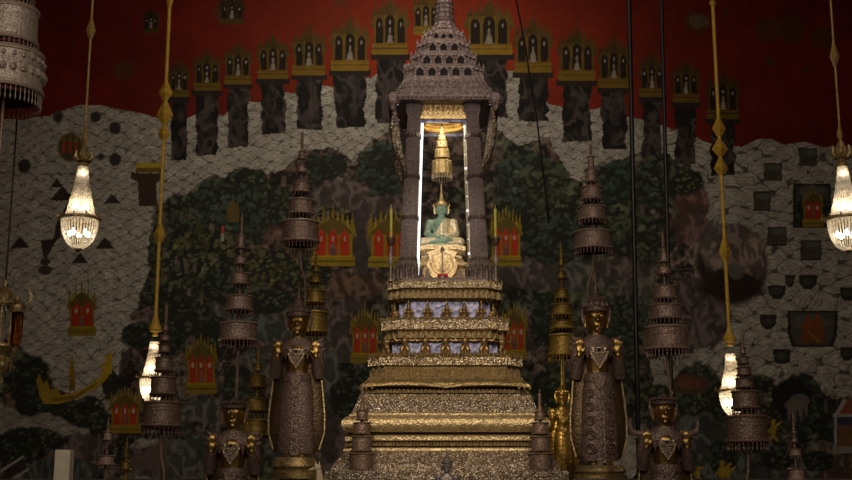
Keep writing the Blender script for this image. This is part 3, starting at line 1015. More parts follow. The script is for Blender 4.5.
# swag-like scooped eave over the petals: two hanging scrolls
for sd in (-1, 1):
    m_ = MB()
    w = wp(81)
    pts = [(X0 + sd * w * t, -w - .03, zw(387.5 - 3.5 * abs(math.sin(t * PI)) ** .8, w)) for t in [i / 10 * .93 for i in range(11)]]
    m_.tube(pts, [.012 + .012 * math.sin(PI * i / 10) for i in range(11)], 6)
    m_.build('eave_scroll', M['gold_dark'], ped, True)
# corner antefixes
m_ = MB()
for h, y0, y1 in ((57, 282, 272), (63, 320, 308), (76, 357, 345), (83, 388, 374)):
    w = wp(h)
    for sx in (-1, 1):
        for o in (0, ST, 2 * ST):
            m_ = MB()
            m_.lathe([(.012, 0), (.016, .015), (.005, .035), (0.001, .05)], (X0 + sx * (w - o), -(w - 2 * ST + o) , zw(y0, w) - .01), 6)
            m_.build('corner_antefix', M['gold_dark'], ped)

# guardian figures: praying celestials above, spread-winged garudas below
zc0, zc1 = zw(319, wp(58)), zw(300, wp(50))
hD = zc1 - zc0
plD = Place((0, 0, 0), hD / 20.0)


def small_figure(prims, mat, vox):
    holder = thing('tmp', '', '', (0, 0, 0))
    o = sculpt('praying_figure', prims, vox, mat, holder, plD, smooth=1)
    me_ = o.data
    bpy.data.objects.remove(o)
    bpy.data.objects.remove(holder)
    return me_


dev = [('e', (0, 0, 2.2), (5.2, 3.6, 2.2)), ('c', (3.2, 0, 2.4), (5.6, -3, 1.8), 2.0, 1.3), ('c', (-3.2, 0, 2.4), (-5.6, -3, 1.8), 2.0, 1.3), ('c', (0, 0, 3), (0, 0, 9.5), 2.6, 3.0), ('c', (-3.4, 0, 10), (3.4, 0, 10), 1.5, 1.5),
       ('c', (3.9, 0, 10), (4.6, -1.2, 6.2), 1.2, 1.0), ('c', (4.6, -1.2, 6.2), (.5, -3.4, 8), 1.0, .8), ('c', (-3.9, 0, 10), (-4.6, -1.2, 6.2), 1.2, 1.0), ('c', (-4.6, -1.2, 6.2), (-.5, -3.4, 8), 1.0, .8), ('c', (0, -3.3, 7.4), (0, -3.3, 9.4), .9, .5),
       ('c', (0, 0, 10), (0, -.2, 13), 1.2, 1.2), ('e', (0, -.3, 13.6), (1.9, 1.9, 2.3)), ('c', (0, 0, 15), (0, 0, 17), 1.7, 1.0), ('c', (0, 0, 17), (0, 0, 21.5), .9, .3)]
gar = [('c', (1.6, 0, 1), (2.4, -.6, 5), 1.2, 1.7), ('c', (-1.6, 0, 1), (-2.4, -.6, 5), 1.2, 1.7), ('c', (2.4, -.6, 5), (1.2, 0, 7.6), 1.7, 1.9), ('c', (-2.4, -.6, 5), (-1.2, 0, 7.6), 1.7, 1.9), ('c', (0, 0, 7), (0, -.4, 12), 2.2, 2.9), ('c', (-3, 0, 12.6), (3, 0, 12.6), 1.4, 1.4),
       ('c', (3.4, 0, 12.6), (6.6, -.6, 11.6), 1.2, 1.0), ('c', (6.6, -.6, 11.6), (9.2, -.4, 15.6), 1.0, .8), ('c', (-3.4, 0, 12.6), (-6.6, -.6, 11.6), 1.2, 1.0), ('c', (-6.6, -.6, 11.6), (-9.2, -.4, 15.6), 1.0, .8), ('c', (9.2, -.4, 15.6), (8, -.4, 17), .8, .4), ('c', (-9.2, -.4, 15.6), (-8, -.4, 17), .8, .4),
       ('e', (0, -.6, 15.2), (1.9, 2.0, 2.2)), ('c', (0, -2.4, 15), (0, -3.4, 14.4), .8, .4), ('c', (0, 0, 16.6), (0, 0, 20), 1.2, .4), ('c', (0, .3, 8), (0, 1.6, 1), 1.6, 2.6), ('c', (1.6, 0, 1), (2.2, -1.6, .5), .9, .6), ('c', (-1.6, 0, 1), (-2.2, -1.6, .5), .9, .6)]
meD = small_figure(dev, M['figure_gold'], .0045)
meG = small_figure(gar, M['figure_gold'], .0045)


def put_fig(me_, name, x, y, z, rz, k=1.0):
    o = bpy.data.objects.new(name, me_)
    COL.objects.link(o)
    o.parent = ped
    o.location = Vector((x, y, z)) - ped.location
    o.rotation_euler = (0, 0, rz)
    o.scale = (k, k, k)


for px in (392.5, 408, 427, 446, 463, 480, 494):
    y = -wp(58) + .06
    put_fig(meD, 'praying_celestial', X0 + (px - 444) * .00955 * (1.0 if abs(px - 444) < 45 else .97), y + (.12 if abs(px - 444) > 45 else 0), zc0 - .004, (px - 444) / 50 * .5 if abs(px - 444) > 45 else 0, .98)
zg0, zg1 = zw(355, wp(66)), zw(331, wp(60))
for px in (384, 404, 424.5, 444.5, 464, 483, 503):
    far = abs(px - 444) > 50
    put_fig(meG, 'winged_guardian_figure', X0 + (px - 444) * .0094 * (.98 if far else 1), -wp(64) + .08 + (.12 if far else 0), zg0, (px - 444) / 60 * .6 if far else 0, (zg1 - zg0) / hD * 1.06)
for k in (-1, 1):
    for i in range(4):
        put_fig(meD, 'praying_celestial', X0 + k * (wp(58) - .06), -.2 + i * .19, zc0 - .004, k * PI / 2, .98)
        put_fig(meG, 'winged_guardian_figure', X0 + k * (wp(64) - .08), -.22 + i * .22, zg0, k * PI / 2, (zg1 - zg0) / hD * 1.06)

# ------------------------------------------------------------------ the spired throne pavilion
ZP = zw(280, wp(54))
bus = thing('throne_pavilion', 'dark mauve spired pavilion on four columns sheltering the small green seated figure', 'throne', (X0, 0, ZP))
XP = X0 - .007
HC = .352
HT = .284


def zc(py, y):
    return at(444, py, y).z


m_ = MB()
rloft(m_, [(.50, ZP), (.50, ZP + .012), (.49, ZP + .02), (.49, ZP + .03)], .045)
m_.build('base', M['column'], bus)
# dark flame-shaped cresting round the foot
m_ = MB()
fl = [(0, 0), (.5, .02), (.62, .3), (.45, .5), (.55, .75), (.2, 1.0), (.28, .7), (.1, .5), (.05, .25)]
for side in range(3):
    n = 15
    for i in range(n):
        t = -1 + 2 * (i + .5) / n
        if side == 0 and abs(t) < .34:
            continue
        hgt = (.11 + .05 * abs(t) ** 2) * random.uniform(.85, 1.15)
        wdt = .075
        dirx = 1 if t < 0 else -1
        pr = [(p[0] * wdt * dirx, p[1] * hgt) for p in fl]
        vs0 = []
        for yy in (-.012, .012):
            for (a_, z_) in pr:
                if side == 0:
                    vs0.append((XP + t * .45 + a_, -.475 + yy, ZP + .02 + z_))
                else:
                    sg = -1 if side == 1 else 1
                    vs0.append((XP + sg * (.475 + yy), t * .45 + a_, ZP + .02 + z_))
        k = len(pr)
        m_ = MB()
        m_.add(vs0, [tuple(range(k)), tuple(range(2 * k - 1, k - 1, -1))] + [(j, k + j, k + (j + 1) % k, (j + 1) % k) for j in range(k)])
        m_.build('crest_flame', M['column'], bus)
for sx in (-1, 1):
    for q in range(5):
        m_ = MB()
        m_.tube([(XP + sx * (.22 + .055 * q), -.47, ZP + .02), (XP + sx * (.22 + .055 * q), -.5, ZP + .1 + .012 * q), (XP + sx * (.19 + .055 * q), -.49, ZP + .15 + .014 * q)], [.02, .016, .005], 6)
        m_.build('naga_scroll', M['column'], bus)
ZE = zc(97, -.54)
for sx in (-1, 1):
    for sy in (-1, 1):
        m_ = MB()
        cx, cy = XP + sx * HC, sy * HC
        prof = [(.105, ZP + .02), (.105, ZP + .14), (.094, ZP + .17), (.083, ZP + .24), (.078, ZP + .6), (.067, ZE - .35), (.062, ZE - .12), (.08, ZE - .08), (.084, ZE + .04)]
        rloft(m_, prof, .024, cx, cy)
        for i in range(4):
            zz = ZP + .2 + i * .42
            petals(m_, .084 - .004 * i, .022, zz, zz + .05, .03, .008, cx, True, cy)
        lean = lambda v: (v[0] - sx * (HC - HT) * (v[2] - ZP) / (ZE - ZP), v[1] - sy * (HC - HT) * (v[2] - ZP) / (ZE - ZP), v[2])
        m_.v = [lean(v) for v in m_.v]
        c_ = m_.build('column', M['column'], bus)
        cx, cy = XP + sx * (HT + .02), sy * (HT + .02)
        # the curving eave bracket of glittering scrolls
        m_ = MB()
        d = Vector((sx, sy, 0)).normalized()
        z0 = zc(172, -.37)
        base = Vector((cx, cy, z0)) + d * .06
        P_ = []
        for t in [i / 10 for i in range(11)]:
            out = .02 + .23 * t + .05 * math.sin(t * PI * 1.6)
            P_.append(base + d * out + Vector((sx * .02 * t, 0, (ZE + .02 - z0) * t)))
        m_.tube(P_, [.014 + .034 * math.sin(PI * min(1, i / 9)) for i in range(11)], 8)
        m_.ball(P_[6] + d * .03, .035, 8, 6, (1, 1, 1.3))
        for i in range(2, 10, 2):
            m_.tube([P_[i], P_[i] + d * .045 + Vector((0, 0, .05)), P_[i] + d * .03 + Vector((0, 0, .1))], [.018, .012, .003], 6)
        m_.build('eave_bracket', M['mosaic_grey'], bus, True)
        m_ = MB()
        q_ = Vector((X0 + sx * .50, sy * .50, ZE - .03))
        m_.lathe([(.001, -.1), (.02, -.085), (.035, -.06), (.028, -.045), (.06, -.02), (.075, .02), (.06, .06), (.02, .09)], q_, 12, flute=.1, nf=6)
        m_.build('eave_pendant', M['roof'], bus, True)
# valances between the columns and gilded inside of the roof
zv0, zv1 = zc(117, -HC), zc(97, -HC)
m_ = MB()
iw = HT - .058
IB = HC - .082
for sy in (-1, 1):
    y = sy * HT
    m_.box((XP, y, (zv0 + zv1) / 2), (2 * iw, .03, zv1 - zv0))
    for i in range(9):
        t = -1 + 2 * (i + .5) / 9
        m_.lathe([(.001, -.05), (.016, -.02), (.02, 0), (.012, .03), (.001, .04)], (XP + t * iw, y - sy * 0 - .02, (zv0 + zv1) / 2 + .01 * (-1) ** i), 8)
        m_.tube([(XP + t * iw - .03, y - .02, zv0 + .03), (XP + t * iw, y - .03, zv0 + .06 + .02 * (i % 2)), (XP + t * iw + .03, y - .02, zv0 + .03)], .009, 6)
for sx in (-1, 1):
    m_.box((XP + sx * HT, 0, (zv0 + zv1) / 2), (.03, 2 * iw, zv1 - zv0))
m_.build('valance', M['gold_bright'], bus)
m_ = MB()
zi = zv0 + .02
for k, r in enumerate((.25, .205, .16, .115, .07)):
    zz = zi + k * .018
    m_.lathe([(r - .025, zz), (r + .03, zz), (r + .03, zz + .02), (r - .025, zz + .02)], (XP, 0, 0), 32, closed=True)
m_.lathe([(.28, zi + .1), (.28, zi + .12)], (XP, 0, 0), 32)
m_.build('gilded_ceiling', M['gold_bright'], bus, True)
m_ = MB()
for sy, zz in ((1, zv0 - .005), (-1, zv0 - .012)):
    m_ = MB()
    m_.box((XP, sy * (HT - .03), zz), (2 * iw, .03, .035))
    m_.build('mirror_lintel', M['blue_glass'], bus)
# glass panes in fine frames
zg_ = ZP + .03
m_ = MB()
for sx in (-1, 1):
    m_.loft([[(XP + sx * (q - .005) + e, y, z) for e, y in ((0, -q), (.006, -q), (.006, q), (0, q))] for q, z in ((IB, zg_), (iw, zv0 - .02))])
m_.build('glass_pane', M['glass'], bus)
m_ = MB()
for sx in (-1, 1):
    for sy in (-1, 1):
        m_.tube([(XP + sx * (IB - .005), sy * IB, zg_), (XP + sx * (iw - .005), sy * iw, zv0)], .008, 6)
m_.build('glass_frame', M['gold_pale'], bus)
m_ = MB()
m_.tube([(XP - IB + .02, -IB - .01, zg_ + .06), (XP - iw + .018, -iw - .01, zv0 - .03)], .0115, 10)
t1 = m_.build('glow_strip', M['strip_glow'], bus, True)  # glowing strip along the left glass edge
t1['label'] = 'white glowing strip'
m_ = MB()
m_.tube([(XP + IB - .016, -IB, zg_ + .1), (XP + iw - .016, -iw, zv0 - .03)], .006, 8)
t2 = m_.build('dotted_strip', M['silver_strip'], bus, True)
t2['label'] = 'thin strip with glowing dots'
for i in range(11):
    m_ = MB()
    m_.ball((XP + (IB + (iw - IB) * (.08 + i * .09)) - .016, -(IB + (iw - IB) * (.08 + i * .09)) - .006, zg_ + (zv0 - zg_) * (.08 + i * .088)), .005 + .006 * (i % 3 == 1), 8, 6)
    m_.build('strip_dot', M['spark_glow'], t2, True)  # glowing dots along the right glass edge
for sx in (-1, 1):
    for i, (py, yy) in enumerate(((104, -.3), (120, -.34))):
        p = at(444 + sx * 46, py, yy)
        m_ = MB()
        m_.ball(p, .009, 8, 6)
        m_.build('glint_bead', M['spark_glow'], bus, True)  # glowing bead added to suggest lit glass under the eave

# the roof: flaring tiers of little gables, then the spire
roofs = [(55, 97.5), (57.5, 96.5), (57.5, 94.5), (53.5, 91), (49, 87.5), (45, 82.5), (42, 77), (41.2, 75.9)]
m_ = MB()
rloft(m_, [(wp(h), zc(y, -wp(h))) for h, y in roofs], .05)
zt = zc(75.9, -wp(41.5))
m_.build('eave', M['roof'], bus)
m_ = MB()
petals(m_, wp(57), .05, zc(96.5, -wp(57)), zc(99.5, -wp(57)), .045, .012, up=False)
m_.build('eave_fringe', M['roof'], bus)
m_ = MB()
petals(m_, wp(56.5), .05, zc(94.5, -wp(56.5)), zc(90.5, -wp(56.5)), .07, .012)
m_.build('eave_fringe', M['roof'], bus)
m_ = MB()
petals(m_, wp(49), .05, zc(88, -wp(49)), zc(83, -wp(49)), .06, .015)
m_.build('eave_fringe', M['roof'], bus)
m_ = MB()
petals(m_, wp(45), .05, zc(83, -wp(45)), zc(78.5, -wp(45)), .055, .012)
m_.build('eave_fringe', M['roof'], bus)
tiers = [(39.5, 76.5, 38.5, 69, 41, 66, 34), (32, 66.5, 31, 56.5, 33.5, 53, 27), (25.5, 53, 24.5, 44.5, 27, 40.5, 20.5), (20, 41, 19, 34, 20, 31, 14)]
for (ha, ya, hb, yb, hc_, ycn, hd) in tiers:
    m_ = MB()
    wa, wb, wc, wd = wp(ha), wp(hb), wp(hc_), wp(hd)
    za, zb2, zn = zc(ya, -wa), zc(yb, -wb), zc(ycn, -wc)
    rloft(m_, [(wa, za), (wb, zb2), (wc, zb2 + .005), (wc, zb2 + .025), (wc * .93, zb2 + .045), (wd, zn + .05)], .045)
    tr = m_.build('roof_tier', M['roof'], bus)
    n = max(3, int(round(ha / 8.2)))
    for side in range(4):
        ca, sa = math.cos(side * PI / 2), math.sin(side * PI / 2)
        for i in range(n):
            t = (-1 + 2 * (i + .5) / n) * (wa - .085)
            mn, mg = MB(), MB()
            w1 = (wa - .085) / n * .62
            zl, zh = za + .012, za + (zb2 - za) * .72

            def R(x, y, z):
                return (X0 + x * ca - y * sa, x * sa + y * ca, z)
            yq = -wa - .002
            vs0 = [R(t - w1, yq, zl), R(t + w1, yq, zl), R(t + w1, yq, zh), R(t, yq, zh + w1 * .8), R(t - w1, yq, zh)]
            vs1 = [R(t - w1, yq + .03, zl), R(t + w1, yq + .03, zl), R(t + w1, yq + .03, zh), R(t, yq + .03, zh + w1 * .8), R(t - w1, yq + .03, zh)]
            mn.add(vs0 + vs1, [(0, 1, 2, 3, 4), (9, 8, 7, 6, 5)] + [(j, 5 + j, 5 + (j + 1) % 5, (j + 1) % 5) for j in range(5)])
            for (x0_, x1_) in ((t - w1 * 1.45, t - w1), (t + w1, t + w1 * 1.45)):
                vs = [R(x0_, yq - .014, zl - .01), R(x1_, yq - .014, zl - .01), R(x1_, yq + .01, zl - .01), R(x0_, yq + .01, zl - .01), R(x0_, yq - .014, zh), R(x1_, yq - .014, zh), R(x1_, yq + .01, zh), R(x0_, yq + .01, zh)]
                mg.add(vs, [(0, 3, 2, 1), (4, 5, 6, 7), (0, 1, 5, 4), (1, 2, 6, 5), (2, 3, 7, 6), (3, 0, 4, 7)])
            g0, g1 = zh - .002, zh + w1 * 2.1
            ou = [(t - w1 * 1.7, g0), (t - w1 * .8, g0 + w1 * .9), (t, g1), (t + w1 * .8, g0 + w1 * .9), (t + w1 * 1.7, g0), (t + w1 * 1.0, g0), (t, g0 + w1 * 1.1), (t - w1 * 1.0, g0)]
            k = len(ou)
            vs = [R(a_, yq - .02, z_) for a_, z_ in ou] + [R(a_, yq + .012, z_) for a_, z_ in ou]
            mg.add(vs, [(0, 1, 2, 6, 7), (2, 3, 4, 5, 6), (2 + k, 1 + k, k, 7 + k, 6 + k), (6 + k, 5 + k, 4 + k, 3 + k, 2 + k)] + [(j, k + j, k + (j + 1) % k, (j + 1) % k) for j in range(k)])
            mn.build('niche_shade', M['recess_shade'], tr)  # solid near-black panel stands in for the shade of an opening
            mg.build('niche_gable', M['roof'], tr)
    m_ = MB()
    for sx in (-1, 1):
        for sy in (-1, 1):
            for o in (0, .045, .09):
                m_ = MB()
                m_.lathe([(.012, 0), (.015, .02), (.005, .045), (.001, .065)], (X0 + sx * (wc - o), sy * (wc - .09 + o), zb2 + .02), 6)
                m_.build('corner_antefix', M['roof'], tr)
zs = zc(32, -.1)
m_ = MB()
sp = [(14.5, 33), (13.5, 30), (11, 28.5), (11.4, 27), (10, 25), (9.2, 20), (10.2, 19.4), (10.2, 18.4), (8.6, 17.8), (8.2, 10), (9.2, 9.4), (9.2, 8.2), (7.8, 7.6), (7, 2), (6.6, -2), (8, -2.5), (8, -4), (6, -5), (4.8, -30), (5.6, -31), (5.6, -33), (4, -34), (2.2, -70), (.3, -110)]
m_.lathe([(h * .0105, zc(y, 0)) for h, y in sp], (X0 + .01, 0, 0), 24, flute=.04, nf=12)
m_.build('spire', M['roof'], bus, False)
m_ = MB()
for y, h in ((22, 10), (14, 9), (5, 8.4), (-10, 6.5)):
    m_.lathe([(h * .0105 - .01, -.012), (h * .0105 + .012, 0), (h * .0105 - .01, .012)], (X0 + .01, 0, zc(y, 0)), 24)
m_.build('spire_ring', M['silver_grey'], bus)

# gold plinth under the seated figure
SB = mpp(442, 246, -.05)
XB = at(441.5, 246, -.05).x
ZB = at(442, 247, -.05).z
plB = Place((XB, -.05, ZB), SB)
gb = thing('gilded_base', 'pale gold stepped base under the green seated figure, with a ring-shaped front plaque', 'base', (XB, 0, ZP + .03))
m_ = MB()
zf = ZP + .03
hh = ZB - .02 - zf
rloft(m_, [(.29, zf), (.29, zf + hh * .12), (.26, zf + hh * .2), (.23, zf + hh * .34), (.23, zf + hh * .38), (.26, zf + hh * .44), (.265, zf + hh * .52), (.22, zf + hh * .58), (.2, zf + hh * .7), (.2, zf + hh * .78), (.235, zf + hh * .88), (.235, zf + hh)], .035, XB, -.03)
m_.build('stepped_body', M['throne_gold'], gb)
for w, a, c in ((.28, .05, .2), (.235, .38, .5), (.21, .75, .97)):
    m_ = MB()
    petals(m_, w, .035, zf + hh * a, zf + hh * c, .045, .02, XB, True, -.03)
    m_.build('lotus_petal_row', M['throne_gold'], gb)
yq = -.4
pts = []
for i in range(25):
    a = PI * 1.15 * (i / 24) - PI * .075
    pts.append((XB + .135 * math.cos(a), yq + .07, at(442, 262, yq).z - .15 * math.sin(a)))
m_ = MB()
ou = [(XB - .145, at(442, 252, yq).z), (XB - .12, at(442, 258, yq).z), (XB - .15, at(442, 264, yq).z), (XB - .13, at(442, 272, yq).z), (XB - .09, at(442, 278, yq).z), (XB + .09, at(442, 278, yq).z), (XB + .13, at(442, 272, yq).z), (XB + .15, at(442, 264, yq).z), (XB + .12, at(442, 258, yq).z), (XB + .145, at(442, 252, yq).z), (XB + .05, at(442, 249, yq).z), (XB - .05, at(442, 249, yq).z)]
m_.prism(ou, yq, yq + .1)
for r in (.105, .07):
    m_.tube([(XB + r * math.cos(a), yq - .005, at(442, 264, yq).z + r * .95 * math.sin(a)) for a in [PI + PI * i / 14 for i in range(15)]], .008, 6)
for sx in (-1, 1):
    m_.tube([(XB + sx * .105, yq - .005, at(442, 264, yq).z), (XB + sx * .085, yq - .005, at(442, 255, yq).z), (XB + sx * .03, yq - .008, at(442, 253, yq).z)], .008, 6)
m_.build('front_plaque', M['throne_gold'], gb)
cu = MB()
cu.box((XB + .005, -.425, at(442, 275.5, -.425).z), (.1, .04, .026))
cu = cu.build('red_cushion', M['red_cushion'], origin=(XB, -.425, at(442, 275.5, -.425).z - .013))
tag(cu, 'small dark red cushion below the gold front plaque of the base', 'cushion')
stf = MB()
stf.lathe([(.02, 0), (.02, .01), (.006, .02), (.006, at(442, 251, -.46).z - ZP - .03), (.02, at(442, 250, -.46).z - ZP - .03), (.014, at(442, 248, -.46).z - ZP - .03), (.001, at(442, 246, -.46).z - ZP - .03)], (XB + .003, -.462, ZP + .03), 10)
stf = stf.build('slender_lamp_stand', M['grey_bronze'], origin=(XB, -.462, ZP + .03))
tag(stf, 'thin dark upright stand before the gold base of the seated figure', 'stand')

# the green seated figure
bd = thing('seated_meditating_statue', 'small green jade seated statue in a gold mesh robe inside the spired throne', 'statue', (XB, -.05, ZB - .02))
m_ = MB()
m_.lathe([(20 * SB, -.02), (21.5 * SB, -.012), (21.5 * SB, .0), (20 * SB, .008)], (XB, -.08, ZB), 40, 1, .62)
m_.build('jade_seat', M['jade'], bd, True)
torso = [('e', (0, 2, 6), (12, 8, 7)), ('c', (0, 1, 8), (0, .3, 22), 8.4, 9.6), ('e', (0, .3, 25), (12.2, 6.2, 5))]
armR = [('c', (-12, 0, 24.6), (-14.5, -.5, 13), 4.2, 3.6), ('c', (-14.5, -.5, 13), (-3.5, -10.5, 6.6), 3.5, 2.5)]
armL = [('c', (12, 0, 24.6), (14.5, -.5, 13), 4.2, 3.6), ('c', (14.5, -.5, 13), (3.5, -10.5, 6.6), 3.5, 2.5)]
legs = [('c', (6, 2, 4.2), (18.5, -5.5, 3.8), 6, 4.6), ('c', (-6, 2, 4.2), (-18.5, -5.5, 3.8), 6, 4.6), ('c', (18.5, -5.5, 3.8), (-5, -12, 2.8), 4.3, 2.8), ('c', (-18.5, -5.5, 3.8), (4, -12.5, 4.6), 4.3, 2.8)]
feet = [('c', (4, -12.5, 4.6), (10, -12, 4.9), 2.3, 1.5), ('c', (-5, -12, 2.8), (-11, -11.5, 2.2), 2.3, 1.4)]
hands = [('e', (-.5, -11.5, 7), (4.6, 3.2, 1.5)), ('e', (.5, -11, 8.2), (4.6, 3.0, 1.4))]
for i in range(4):
    hands += [('c', (2.5, -13.4 + i * 1.3, 7), (7.0 - .5 * abs(i - 1.5), -12.6 + i * 1.3, 6.8), .75, .55), ('c', (-2.5, -13 + i * 1.3, 8.3), (-7.0 + .5 * abs(i - 1.5), -12.2 + i * 1.3, 8), .75, .55)]
hands += [('c', (-3, -12.5, 8.5), (-.2, -13, 9.8), .8, .6), ('c', (3, -12.5, 8.8), (.2, -13, 9.8), .8, .6)]
head = [('c', (0, 0, 27), (0, -.5, 33), 4.2, 3.6), ('e', (0, -1, 38), (6.1, 6.2, 7.2)), ('e', (0, -2.4, 34.5), (4.2, 4, 3.6)), ('c', (0, -7, 39.5), (0, -7.7, 36.6), .7, 1.1), ('c', (-1.7, -6.2, 34.2), (1.7, -6.2, 34.2), .75, .75), ('e', (-2.6, -6.3, 39.4), (1.4, .8, .55)), ('e', (2.6, -6.3, 39.4), (1.4, .8, .55)),
        ('c', (-6.1, -.5, 39.5), (-6.3, -.8, 33), 1.0, .8), ('c', (6.1, -.5, 39.5), (6.3, -.8, 33), 1.0, .8), ('e', (0, 0, 44), (4, 4, 3))]
sculpt('body', torso + armR + armL + legs + feet + hands + head, .0062, M['jade'], bd, plB)


def grow(pr, d):
    return [('c', p[1], p[2], p[3] + d, p[4] + d) if p[0] == 'c' else ('e', p[1], tuple(r + d for r in p[2])) for p in pr]


nrm = Vector((-.82, 0, .58)).normalized()
rb_ = sculpt('robe', grow(torso + armL, .5), .007, M['gold_pale'], bd, plB, cuts=[(Vector((-4, 0, 17)), nrm), (Vector((0, 0, 28.6)), Vector((0, 0, 1)))])
for sx in (-1, 1):
    sculpt('robe_leg_cover', grow([legs[0] if sx > 0 else legs[1], legs[2] if sx > 0 else legs[3]], .45), .007, M['gold_pale'], bd, plB, cuts=[(Vector((sx * 5.5, 0, 0)), Vector((-sx, 0, 0)))])
m_ = MB()
m_.lathe([(6.2, 41.4), (6.7, 42), (6.2, 43.8), (4.6, 45.8), (3.2, 47), (2.2, 48), (2.5, 49), (1.9, 50.5), (2.0, 52), (1.4, 54.5), (1.0, 58), (.7, 63), (.1, 68)], (0, 0, 0), 24)
for sx in (-1, 1):
    m_.tube([(sx * 6.6, -.5, 41), (sx * 7.4, -.6, 38), (sx * 7.0, -.8, 33.5)], [.5, 1.0, .4], 6)
    m_.tube([(sx * 7, -.4, 40), (sx * 8.2, -.2, 42), (sx * 7.4, 0, 45)], [.5, .8, .1], 6)
m_.v = [tuple(plB((x, y - 1 if z < 48 else y - .6, z))) for x, y, z in m_.v]
m_.build('flame_crown', M['gold_bright'], bd, True)

# five-tiered gold parasol hung inside the throne
YPz = -.05
par = thing('hanging_parasol', 'small bright gold five-tier parasol hung above the green seated figure', 'parasol', (at(442, 118, YPz).x, YPz, zi + .1))
zpx = lambda y: at(442, y, YPz).z
xp_ = at(442, 150, YPz).x
for (h0, h1, ya, yb) in ((9.8, 10.6, 162, 175), (6.9, 7.5, 150.5, 158.5), (5.2, 5.7, 142.5, 148), (3.7, 4.1, 136, 140.5), (2.3, 2.6, 131, 134)):
    m_ = MB()
    s_ = SB
    zt, zb_ = zpx(ya), zpx(yb)
    m_.lathe([(.004, zt + .014), (h0 * s_ * .8, zt + .008), (h0 * s_, zt), (h1 * s_, zb_), (h1 * s_ - .006, zb_), (h0 * s_ - .006, zt - .006), (.004, zt - .006)], (xp_, YPz, 0), 28, flute=.03, nf=14)
    for i in range(20):
        a = 2 * PI * i / 20
        m_.lathe([(.005, 0), (.006, .005), (.001, .013)], (xp_ + h0 * s_ * .97 * math.cos(a), YPz + h0 * s_ * .97 * math.sin(a), zt - .002), 5)
    t_ = m_.build('tier', M['gold_bright'], par)
    if h1 > 10:
        m_ = MB()
        for i in range(24):
            a = 2 * PI * i / 24
            m_.lathe([(.001, -.055), (.006, -.045), (.003, -.03), (.006, -.018), (.002, 0)], (xp_ + h1 * s_ * .96 * math.cos(a), YPz + h1 * s_ * .96 * math.sin(a), zb_ + .002), 6)
        m_.build('fringe', M['gold_pale'], t_)
m_ = MB()
m_.lathe([(.006, zpx(172)), (.006, zpx(133)), (.014, zpx(131)), (.02, zpx(129)), (.01, zpx(126)), (.012, zpx(125)), (.004, zpx(121)), (.004, zi + .1)], (xp_, YPz, 0), 12)
m_.build('rod', M['gold_pale'], par)

# candle stands on the cornice, one each side
for sx, px in ((-1, 391), (1, 495.5)):
    yy = -.44
    sc_ = mpp(px, 240, yy)
    x_ = at(px, 240, yy).x
    z_ = lambda y: at(px, y, yy).z
    side = 'left' if sx < 0 else 'right'
    cs = thing('candle_stand', 'dark cup on a slim silvery candle stand at the %s end of the pedestal top' % side, 'candle stand', (x_, yy, ZP))
    m_ = MB()
    m_.lathe([(.025, ZP), (.025, ZP + .01), (.009, ZP + .03), (.008, z_(266)), (.02, z_(265)), (.03, z_(261)), (.03, z_(258)), (.012, z_(254)), (.016, z_(252)), (.01, z_(250)), (.016, z_(246))], (x_, yy, 0), 14)
    m_.build('stem', M['silver_grey'], cs, True)
    m_ = MB()
    m_.lathe([(.012, z_(247)), (.03, z_(244)), (.042, z_(238.5)), (.034, z_(239.5)), (.02, z_(243))], (x_, yy, 0), 14)
    for i in range(6):
        a = i * PI / 3
        m_.lathe([(.006, 0), (.01, .01), (.001, .04)], (x_ + .04 * math.cos(a), yy + .04 * math.sin(a), z_(239)), 5)
    m_.build('cup', M['silver_dark'], cs, True)
    m_ = MB()
    m_.lathe([(.014, z_(243)), (.0135, z_(209)), (.004, z_(208.5)), (.003, z_(205))], (x_, yy, 0), 12)
    cn = m_.build('candle', M['wax'], origin=(x_, yy, z_(243)), smooth=True)
    tag(cn, 'slim unlit yellow candle in the %s candle stand beside the throne columns' % side, 'candle')

# ------------------------------------------------------------------ tiered umbrellas on poles


